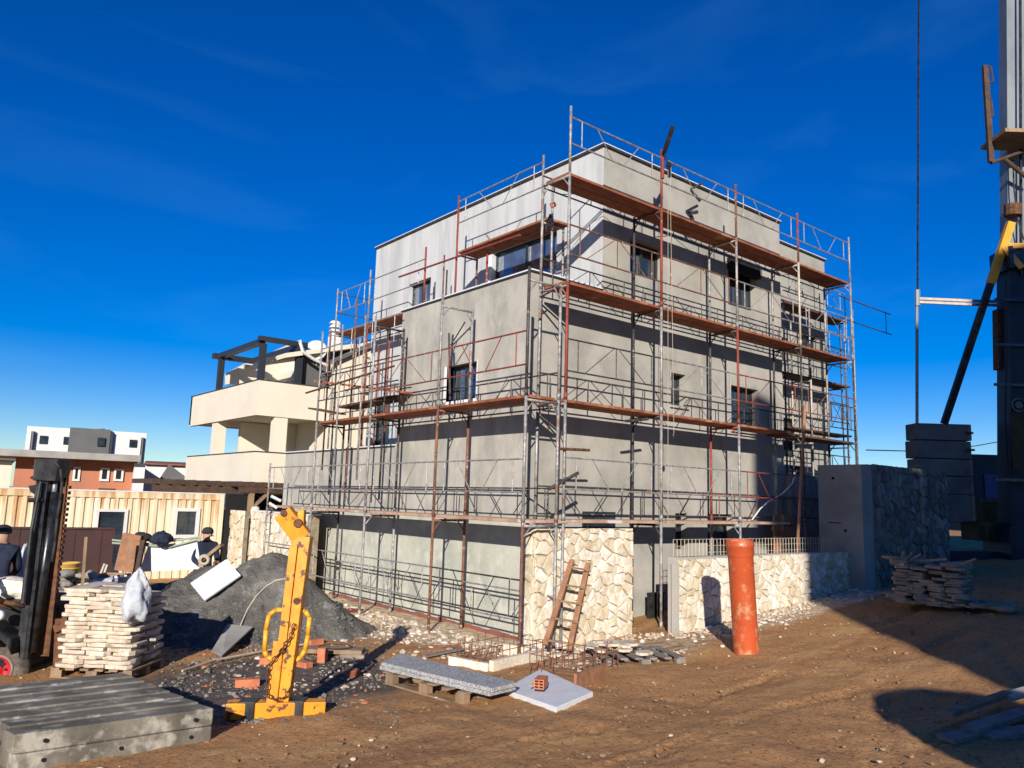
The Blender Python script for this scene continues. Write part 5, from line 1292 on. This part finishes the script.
# ================================================================ FOOTINGS WITH STARTER BARS
def footing(cpx, label, nx, ny, sx, sy, seed, conc=True):
    c = onG(*cpx); o = thing('rebar_footing', c, label, 'footing'); r2 = random.Random(seed)
    X_, Y_ = V((.97, .22, 0)).normalized(), V((-.22, .97, 0)).normalized(); hx, hy = sx / 2, sy / 2
    if conc:
        q = MB()
        q.obox(c + Y_ * -hy + Zv * .07, X_ * hx, Y_ * .04, Zv * .09); q.obox(c + X_ * hx + Zv * .06, Y_ * (hy - .05), X_ * .04, Zv * .08); q.obox(c + X_ * -hx + Zv * .05, Y_ * (hy - .05), X_ * .04, Zv * .07)
        q.build('concrete_edge', 'stone', o)
    q = MB()
    for i in range(nx + 1):
        for s in (-1, 1):
            p = c + X_ * (-hx + sx * i / nx) + Y_ * s * hy * .9; q.tube(p - Zv * .05, p + Zv * r2.uniform(.26, .36) + X_ * r2.uniform(-.02, .02), .007, 5)
    for j in range(1, ny):
        for s in (-1, 1):
            p = c + X_ * s * hx + Y_ * (-hy + sy * j / ny) * .9; q.tube(p - Zv * .05, p + Zv * r2.uniform(.24, .36), .007, 5)
    q.build('rebar', 'rebar', o)
    q = MB(); 
    for z in (.12, .25):
        cs_ = [c + X_ * sx_ * hx + Y_ * sy_ * hy * .9 + Zv * z for sx_, sy_ in ((-1, -1), (1, -1), (1, 1), (-1, 1), (-1, -1))]; q.poly(cs_, .006, 5)
    q.build('stirrup', 'rebar', o)
footing((497, 662), 'rusty starter bars in a low pale footing beside the left facade scaffold foot', 8, 4, 1.25, .8, 1)
footing((575, 672), 'rusty starter bars in bare earth in front of the ladder', 7, 4, 1.05, .8, 2, False)
q = MB(); a, b = onG(575, 690), onG(606, 678); q.bar(a + Zv * .09, b + Zv * .09, .18, .035, Wd); tag(q.build('shutter_board', 'redwood'), 'short brown shutter board edging the earth before the ladder', 'board')
q = MB(); a, b = onG(430, 648), onG(462, 650); q.bar(a + Zv * .03, b + Zv * .05, .03, .03); tag(q.build('steel_bar', 'rebar'), 'short rusty bar lying behind the kerb slabs', 'bar')
q = MB(); a, b = onG(425, 660), onG(462, 652); q.bar(a + Zv * .05, b + Zv * .05, .10, .02); tag(q.build('plank', 'greywood'), 'grey plank half hidden behind the kerb slabs', 'plank')
# red strip along the wall foot
q = MB(); 
for i in range(26):
    y = .05 + i * .27; q.box((-.05, y, gz(0, y) - .06), (-.012, y + .262, gz(0, y) + .05 + .012 * (i % 3)))
tag(q.build('red_membrane', 'redtile'), 'red plastic strip running along the foot of the left facade', 'membrane')
p_ = onG(350, 612); q = MB(); q.obox(p_ + Zv * .02, U * .22, Wd * .3, Zv * .012); tag(q.build('red_sack', 'redtube'), 'flattened red sack on the rubble beside the left facade', 'sack')

# ================================================================ RIGHT: SHADED STONE STACK, BOARDS
r0, r1 = onG(888, 600), onG(963, 603); r0 += V((0, 0, 0))
dS = 16.0
r0, r1 = at(890, 600, dS), at(962, 604, dS - .3)
u4 = (r1 - r0); u4.z = 0; L4 = u4.length; u4.normalize(); w4_ = V((-u4.y, u4.x, 0))
if w4_.dot(Wd) < 0: w4_ = -w4_
cc = (r0 + r1) / 2 + w4_ * .5; cc.z = gz(cc.x, cc.y) + .06
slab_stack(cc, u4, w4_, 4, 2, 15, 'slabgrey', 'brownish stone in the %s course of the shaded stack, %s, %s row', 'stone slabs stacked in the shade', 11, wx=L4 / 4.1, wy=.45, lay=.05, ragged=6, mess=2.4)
for i in range(10):
    p_ = cc + u4 * (L4 * .5 + rr.uniform(.05, .75)) + w4_ * rr.uniform(-.3, .3); p_.z = gz(p_.x, p_.y) + .08 + rr.uniform(0, .28) * max(0, 1 - (p_ - cc).dot(u4) / (L4)); rock(p_, rr.uniform(.10, .18), 90 + i, 'slabgrey', 'loose stone slid off the right side of the shaded stack', group='stones beside the shaded stack', sq=.3)
for i in range(9):
    a = cc + u4 * rr.uniform(-.6, .7) + w4_ * rr.uniform(-.3, .2) + Zv * .80; an = rr.uniform(0, 3.14); d1 = (u4 * math.cos(an) + Zv * abs(math.sin(an)) * .5); tag(MB().bar(a - d1 * .22, a + d1 * .22, .07, .035).build('stone_strip', 'slabgrey'), 'narrow stone strip lying crosswise on top of the shaded stack', 'stone', 'stone strips on the shaded stack')
tag(blobmesh(onG(953, 606) + Zv * .03, .10, .08, .06, 2, 'slabstone', 'stone', 2, .4), 'single pale stone on the ground in front of the shaded stack', 'stone')
# boards at bottom right
for (a, b, wd_, lab, dz_, mm) in (((946, 742), (1004, 733), .17, 'lowest grey board of the pile at bottom right', .02, 'greywood'), ((970, 738), (1050, 716), .16, 'second grey board of the pile at bottom right', .07, 'greywood'), ((985, 741), (1060, 734), .2, 'front right grey board of the pile at bottom right', .03, 'greywood'), ((948, 728), (1010, 709), .10, 'rough edged board on top of the pile at bottom right', .12, 'wood'), ((1006, 712), (1060, 700), .16, 'sunlit pale board end at the right edge', .14, 'creamtube')):
    p_, q_ = onG(*a), onG(*b); tag(MB().bar(p_ + Zv * dz_, q_ + Zv * (dz_ + .03), wd_, .045).build('timber_board', mm, bevel=.004), lab, 'board')
# wheel-barrowed tarp edge: low pipe by foreground shadow
# ================================================================ LOOSE STONES
def scatter(name, n, fn, m_, seed, smin, smax, label=None):
    r2 = random.Random(seed); m = MB()
    base = [V(v) for v in ((1, 0, 0), (-1, 0, 0), (0, 1, 0), (0, -1, 0), (0, 0, 1), (0, 0, -1), (.6, .6, .5), (-.6, .6, .45), (.6, -.6, .5), (-.6, -.6, .4))]
    bm = bmesh.new(); bmesh.ops.create_icosphere(bm, subdivisions=1, radius=1); bv = [v.co.copy() for v in bm.verts]; bf = [tuple(v.index for v in f.verts) for f in bm.faces]; bm.free()
    for _ in range(n):
        p = fn(r2)
        if p is None: continue
        s = smin * (smax / smin) ** (r2.random() ** 2.2); sx, sy, sz = s * r2.uniform(.7, 1.3), s * r2.uniform(.7, 1.3), s * r2.uniform(.4, .8); an = r2.uniform(0, 6.28); ca, sa = math.cos(an), math.sin(an); k_ = len(m.v)
        for v in bv:
            q_ = v * r2.uniform(.72, 1.2); x, y = q_.x * sx, q_.y * sy; m.v.append(V((p.x + x * ca - y * sa, p.y + x * sa + y * ca, p.z + q_.z * sz + sz * .2)))
        for f in bf: m.f.append(tuple(k_ + i for i in f))
    o = m.build(name, m_); o['kind'] = 'stuff'
    if label: o['label'] = label; o['category'] = name.replace('_', ' ')
    return o
def gp(x, y): return V((x, y, gz(x, y)))
def f_wall(r2):
    return gp(-.95 + r2.gauss(0, .75), r2.uniform(-.6, 8.5)) if r2.random() < .8 else gp(r2.uniform(-1.2, 2.2), r2.gauss(-1.6, .5))
def clamp_out(fn):
    def g(r2):
        p = fn(r2)
        if p.x > -.06 and p.y > -.1: return None
        if PX0 < p.x < PX1 and p.y > PYF: return None
        if p.x > GW0 and p.y > GY - .05: return None
        return p
    return g
scatter('rubble', 4200, clamp_out(f_wall), 'slabstone', 1, .012, .07, 'pale crushed stone scattered along the foot of the walls')
scatter('rubble', 1300, clamp_out(lambda r2: gp(r2.uniform(2.2, 8), GY - .08 - abs(r2.gauss(0, .38)))), 'slabstone', 2, .010, .06, 'pale stone crumbs along the garden wall foot')
def f_yard(r2):
    d = 4 + 16 * r2.random() ** .8; an = r2.uniform(-.62, .62); dirv = Wd * math.cos(an) + U * math.sin(an); p = V((CAM.x, CAM.y, 0)) + dirv * d; return gp(p.x, p.y)
scatter('gravel', 3600, clamp_out(f_yard), 'wood', 3, .005, .028, 'small brown gravel strewn over the dirt yard')
scatter('gravel', 700, clamp_out(f_yard), 'slabstone', 4, .005, .032, 'pale pebbles strewn over the dirt yard')
def f_mess(r2):
    p = onG(r2.uniform(235, 390), r2.uniform(640, 690)); return p
scatter('rubble', 90, f_mess, 'slabstone', 5, .012, .045, 'white stone chips around the yellow fork and sand heap foot')
scatter('rubble', 200, lambda r2: onG(r2.uniform(180, 400), r2.uniform(640, 712)), 'brick', 6, .008, .045, 'orange brick crumbs on the wet sand around the fork')
scatter('gravel', 500, lambda r2: onheap(r2.uniform(165, 372), r2.uniform(600, 655)), 'sandclod', 17, .015, .06, 'grey sand clods rolled to the foot of the heap')
scatter('gravel', 900, clamp_out(f_yard), 'clod', 18, .010, .035, 'brown dirt clods across the yard')
scatter('gravel', 1600, lambda r2: onG(r2.uniform(160, 400), r2.uniform(640, 725)), 'greystone', 7, .008, .04, 'grey gravel on the wet sand around the fork')
# ================================================================ FORKLIFT
DF = 12.1
fl_ = thing('forklift', onG(20, 690) , 'black forklift with red wheel hub and tall mast at the left edge', 'forklift')
def F(x, y, w_=0.0): return at(x, y, DF) + Wd * w_
# wheel
wc = F(-1, 668, -.05); r_ = .37; WA = (V((CAM.x, CAM.y, 0)) - V((wc.x, wc.y, 0))).normalized(); WA = (WA - U * .12).normalized()
q = MB(); q.lathe(wc, [(.19, -.09), (.20, -.11), (.25, -.115), (.31, -.11), (r_ - .01, -.09), (r_, -.06), (r_, .06), (r_ - .01, .09), (.31, .11), (.30, .118), (.25, .115), (.235, .108), (.2, .11), (.19, .09)], 40, WA); wh = q.build('tyre', 'rubber', fl_, True)
q = MB(); q.lathe(wc, [(.0, .07), (.05, .08), (.065, .05), (.13, .05), (.15, .09), (.165, .10), (.165, .0)], 32, WA); hb = q.build('wheel_hub', 'redhub', fl_, True)
q = MB(); q.lathe(wc, [(.166, .102), (.188, .112), (.192, .09)], 32, WA); q.build('rim', 'greywood', hb, True)
for i in range(8): t = i * math.pi / 4; c = wc + WA * .05 + (WA.cross(Zv) * math.cos(t) + Zv * math.sin(t)) * .10; MB().tube(c, c + WA * .03, .014, 6).build('bolt', 'blacksteel', hb)
# body
q = MB(); q.prism([F(-150, 612, -.1), F(-20, 602, -.1), F(8, 602, -.1), F(26, 612, -.1), F(30, 640, -.1), F(30, 668, -.1), F(-150, 672, -.1)], Wd * 1.0); q.build('body', 'blacksteel', fl_, bevel=.03)
q = MB(); q.prism([F(-150, 640, -.4), F(-28, 636, -.4), F(-20, 642, -.4), F(-16, 634, -.4), F(10, 626, -.4), F(26, 640, -.4), F(30, 650, -.4), F(30, 634, -.4), F(10, 618, -.4), F(-150, 620, -.4)], Wd * .32); q.build('mudguard', 'blacksteel', fl_, bevel=.02)
q = MB(); q.lathe(F(19, 611, -.42), [(0, .02), (.04, .015), (.06, 0), (.065, -.05), (.03, -.08)], 20, -Wd); q.build('headlight', 'capwhite', fl_, True)
q = MB(); q.poly([F(-30, 560, -.2), F(-6, 588, -.2), F(14, 600, -.2), F(34, 604, -.2)], .03, 8); q.tube(F(0, 596, -.3), F(26, 606, -.3), .018, 6); q.build('hose', 'ruststeel', fl_, True)
q = MB(); q.obox(F(3, 632, -.45), U * .10, Wd * .06, Zv * .03); q.build('indicator', 'redhub', fl_)
# mast: outer channels, inner channels, ram, chain, crosshead
def seg2(a, b, w1, dd, m_, name, w_=0.0, bev=.006): return MB().bar(F(*a, w_), F(*b, w_), w1, dd, Wd).build(name, m_, fl_, bevel=bev)
seg2((30, 655), (51, 468), .10, .14, 'blacksteel', 'mast_rail', -.15); seg2((30, 655), (51, 468), .10, .14, 'blacksteel', 'mast_rail', .10)
seg2((37, 655), (57, 480), .05, .10, 'greasysteel', 'inner_rail', -.20)
q = MB(); q.tube(F(39, 650, -.15), F(62, 492, -.15), .060, 14); q.build('hydraulic_ram', 'greasysteel', fl_, True)
q = MB(); q.tube(F(60, 500, -.15), F(62, 478, -.15), .035, 12); q.build('ram_rod', 'cranegrey', fl_, True)
q = MB(); q.tube(F(46, 530, -.32), F(55, 482, -.32), .022, 8); q.tube(F(38, 600, -.32), F(46, 530, -.32), .028, 8); q.build('pipe', 'blacksteel', fl_)
# perforated rusty side channel with teeth
m = MB(); m.bar(F(48, 655, -.05), F(66, 478, -.05), .11, .05, Wd); tn = 30
for i in range(tn):
    c = F(lerp(51, 71, i / tn), lerp(645, 482, i / tn), -.05); m.obox(c, U * .028, Wd * .03, Zv * .020)
m.build('lift_chain_channel', 'ruststeel', fl_)
q = MB(); q.prism([F(48, 460, -.3), F(71, 460, -.3), F(71, 471, -.3), F(68, 482, -.3), F(46, 481, -.3)], Wd * .3); q.build('crosshead', 'blacksteel', fl_, bevel=.01)
q = MB(); q.prism([F(48, 461, -.1), F(36, 467, -.1), F(46, 471, -.1), F(34, 478, -.1), F(46, 484, -.1), F(33, 486, -.1), F(35, 492, -.1), F(47, 500, -.1)], Wd * .25); q.build('crosshead_flap', 'blacksteel', fl_)
q = MB(); q.poly([F(*p, -.32) for p in ((69, 463), (74, 470), (75.5, 482), (74, 500), (71, 518), (69, 540), (66, 560))], .018, 8); q.build('hose', 'cable', fl_, True)
q = MB(); q.tube(F(40, 500, -.25), F(54, 500, -.25), .03); q.build('cross_bar', 'blacksteel', fl_)
# carriage and fork
q = MB(); q.bar(F(62, 618, -.05), F(60, 668, -.05), .10, .06, Wd); q.bar(F(70, 612, -.1), F(67, 670, -.1), .07, .05, Wd); q.build('fork_upright', 'ruststeel', fl_, bevel=.005)
q = MB(); q.bar(F(50, 636, 0), F(72, 630, 0), .06, .05, Wd); q.bar(F(58, 628, -.1), F(70, 624, -.1), .10, .06, Wd); q.build('carriage', 'ruststeel', fl_)
for w_ in (-.12, .5): q = MB(); q.bar(F(62, 668, w_), F(100, 672, w_ + .1), .10, .035, Wd); q.build('fork_tine', 'ruststeel', fl_)
# overhead guard, off to the left
q = MB()
for w_ in (.1, .8): q.tube(F(-50, 606, w_), F(-60, 480, w_), .035, 8); q.tube(F(-60, 480, w_), F(-130, 478, w_), .035, 8); q.tube(F(-130, 478, w_), F(-140, 612, w_), .035, 8)
q.build('overhead_guard', 'blacksteel', fl_)
# pale dust sheet behind
bag(10, 590, 12.6, .5, .3, .16, 13, 'crumpled dusty sheet heaped behind the forklift at the left edge', 'stone', 'sheet', 'dust_sheet')

# ================================================================ PEOPLE
def person(root, label, J, E_, R_, paint, extra):
    """one continuous skinned body: joints, edges, radii; paint(co)->material index."""
    me = bpy.data.meshes.new('body'); me.from_pydata([v - root for v in J], E_, []); o = bpy.data.objects.new('body', me); COL.objects.link(o)
    sk = o.modifiers.new('s', 'SKIN'); sb_ = o.modifiers.new('sub', 'SUBSURF'); sb_.levels = 2; sb_.render_levels = 2
    me.update()
    if not me.skin_vertices: 
        bm = bmesh.new(); bm.from_mesh(me); bm.verts.layers.skin.verify(); bm.to_mesh(me); bm.free()
    for i, r in enumerate(R_):
        me.skin_vertices[0].data[i].radius = (r, r) if not isinstance(r, tuple) else r
    me.skin_vertices[0].data[0].use_root = True
    dg = bpy.context.evaluated_depsgraph_get(); dg.update()
    nm = bpy.data.meshes.new_from_object(o.evaluated_get(dg)); bpy.data.objects.remove(o)
    b = bpy.data.objects.new('body', nm); COL.objects.link(b)
    t = thing('person', root, label, 'person'); b.parent = t
    nm.materials.clear()
    for k_ in ('skin', 'navy', 'blackcloth', 'jeans', 'redtop'): nm.materials.append(M[k_])
    for p in nm.polygons: p.use_smooth = True; p.material_index = paint(p.center)
    extra(t); return t
def worker(px, py_head, d, label, face, dark=True, hood=False, arms='hold', h=1.72):
    hd = at(px, py_head, d); g0_ = hd.z - h + .12; root = V((hd.x, hd.y, g0_)); f = face.normalized(); s = V((-f.y, f.x, 0))
    def P(sx, fz, z): return root + s * sx + f * fz + Zv * z
    lean = .06 if arms == 'hold' else .14
    J = [P(0, 0, .95), P(0, lean * .4, 1.15), P(0, lean, 1.38), P(0, lean + .02, 1.48), P(0, lean + .05, 1.60), P(0, lean + .06, 1.68),
         P(.19, lean, 1.40), P(.235, lean + .05, 1.14), P(.14, lean + .30, 1.06), P(.07, lean + .36, 1.07),
         P(-.19, lean, 1.40), P(-.24, lean + .03, 1.14), P(-.16, lean + .28, 1.02), P(-.09, lean + .34, 1.03),
         P(.10, 0, .90), P(.12, .05, .50), P(.12, .0, .10), P(.13, .14, .04),
         P(-.10, 0, .90), P(-.13, .03, .50), P(-.14, -.03, .10), P(-.15, .12, .04)]
    E_ = [(0, 1), (1, 2), (2, 3), (3, 4), (4, 5), (2, 6), (6, 7), (7, 8), (8, 9), (2, 10), (10, 11), (11, 12), (12, 13), (0, 14), (14, 15), (15, 16), (16, 17), (0, 18), (18, 19), (19, 20), (20, 21)]
    R_ = [(.15, .12), (.15, .12), (.17, .12), .065, .105, .085, .085, .06, .042, .038, .085, .06, .042, .038, .10, .07, .05, .045, .10, .07, .05, .045]
    def paint(c):
        if c.z > 1.50: return 0
        if (c.dot(f) > lean + .27 and .9 < c.z < 1.2): return 0
        if c.z > .93: return 1
        if c.z < .12: return 2
        return 2 if dark else 3
    def extra(t):
        hc = P(0, lean + .055, 1.635)
        # cap or hood, eyes, nose, fingers
        q = MB(); q.lathe(hc, [(.108, .0), (.112, .04), (.095, .095), (.05, .125), (0, .13)], 16, (0, 0, 1)); q.build('hat', 'blackcloth', t, True)
        q = MB(); q.obox(hc + f * .115 + Zv * -.02, s * .012, f * .02, Zv * .02); q.build('nose', 'skin', t)
        q = MB()
        for sx in (-.035, .035): q.obox(hc + f * .105 + s * sx + Zv * .012, s * .010, f * .006, Zv * .006)
        q.build('eye', 'dark', t)
        q = MB(); q.obox(hc + f * .105 + Zv * -.055, s * .022, f * .006, Zv * .005); q.build('mouth', 'redtop', t)
        for k_ in (9, 13):
            q = MB()
            for j in range(4):
                a = J[k_] + f * .02 + Zv * (.028 - j * .018); inw = (J[k_] - P(0, 0, 0)).dot(s); sg = -1 if inw > 0 else 1
                q.tube(a, a + f * .04 + s * sg * .01, .009, 6); q.tube(a + f * .04 + s * sg * .01, a + f * .035 + s * sg * .05, .008, 6)
            q.tube(J[k_] + Zv * .03, J[k_] + Zv * .06 + f * .03, .011, 6); q.build('hand', 'skin', t, True)
    return person(root, label, J, E_, R_, paint, extra)
toC = V((CAM.x, CAM.y, 0))
p1 = at(205, 534, 17.2); fdir = (V((CAM.x - p1.x, CAM.y - p1.y, 0)).normalized() + U * .45)
worker(205.5, 535, 17.2, 'person in dark jacket and knit cap holding timber behind the sand heap', fdir)
# carried timber
a, b = at(202, 561, 16.75), at(222, 545, 16.6); tag(MB().bar(a, b, .16, .06).build('timber_piece', 'wood'), 'rough brown timber piece held by the person behind the sand heap', 'timber')
tag(MB().lathe(at(204, 560, 16.6), [(.05, .02), (.09, .025), (.11, 0), (.09, -.025), (.05, -.02), (.05, .02)], 16, -Wd + U * .3).build('hose_coil', 'rope'), 'tan coil carried in the hand of the person behind the sand heap', 'coil')
p2_ = at(4, 540, 13.6)
worker(1, 538, 13.6, 'person in dark top and blue jeans at the left edge, back turned', Wd * .8 + U * -.4, dark=False, hood=True, arms='down', h=1.70)
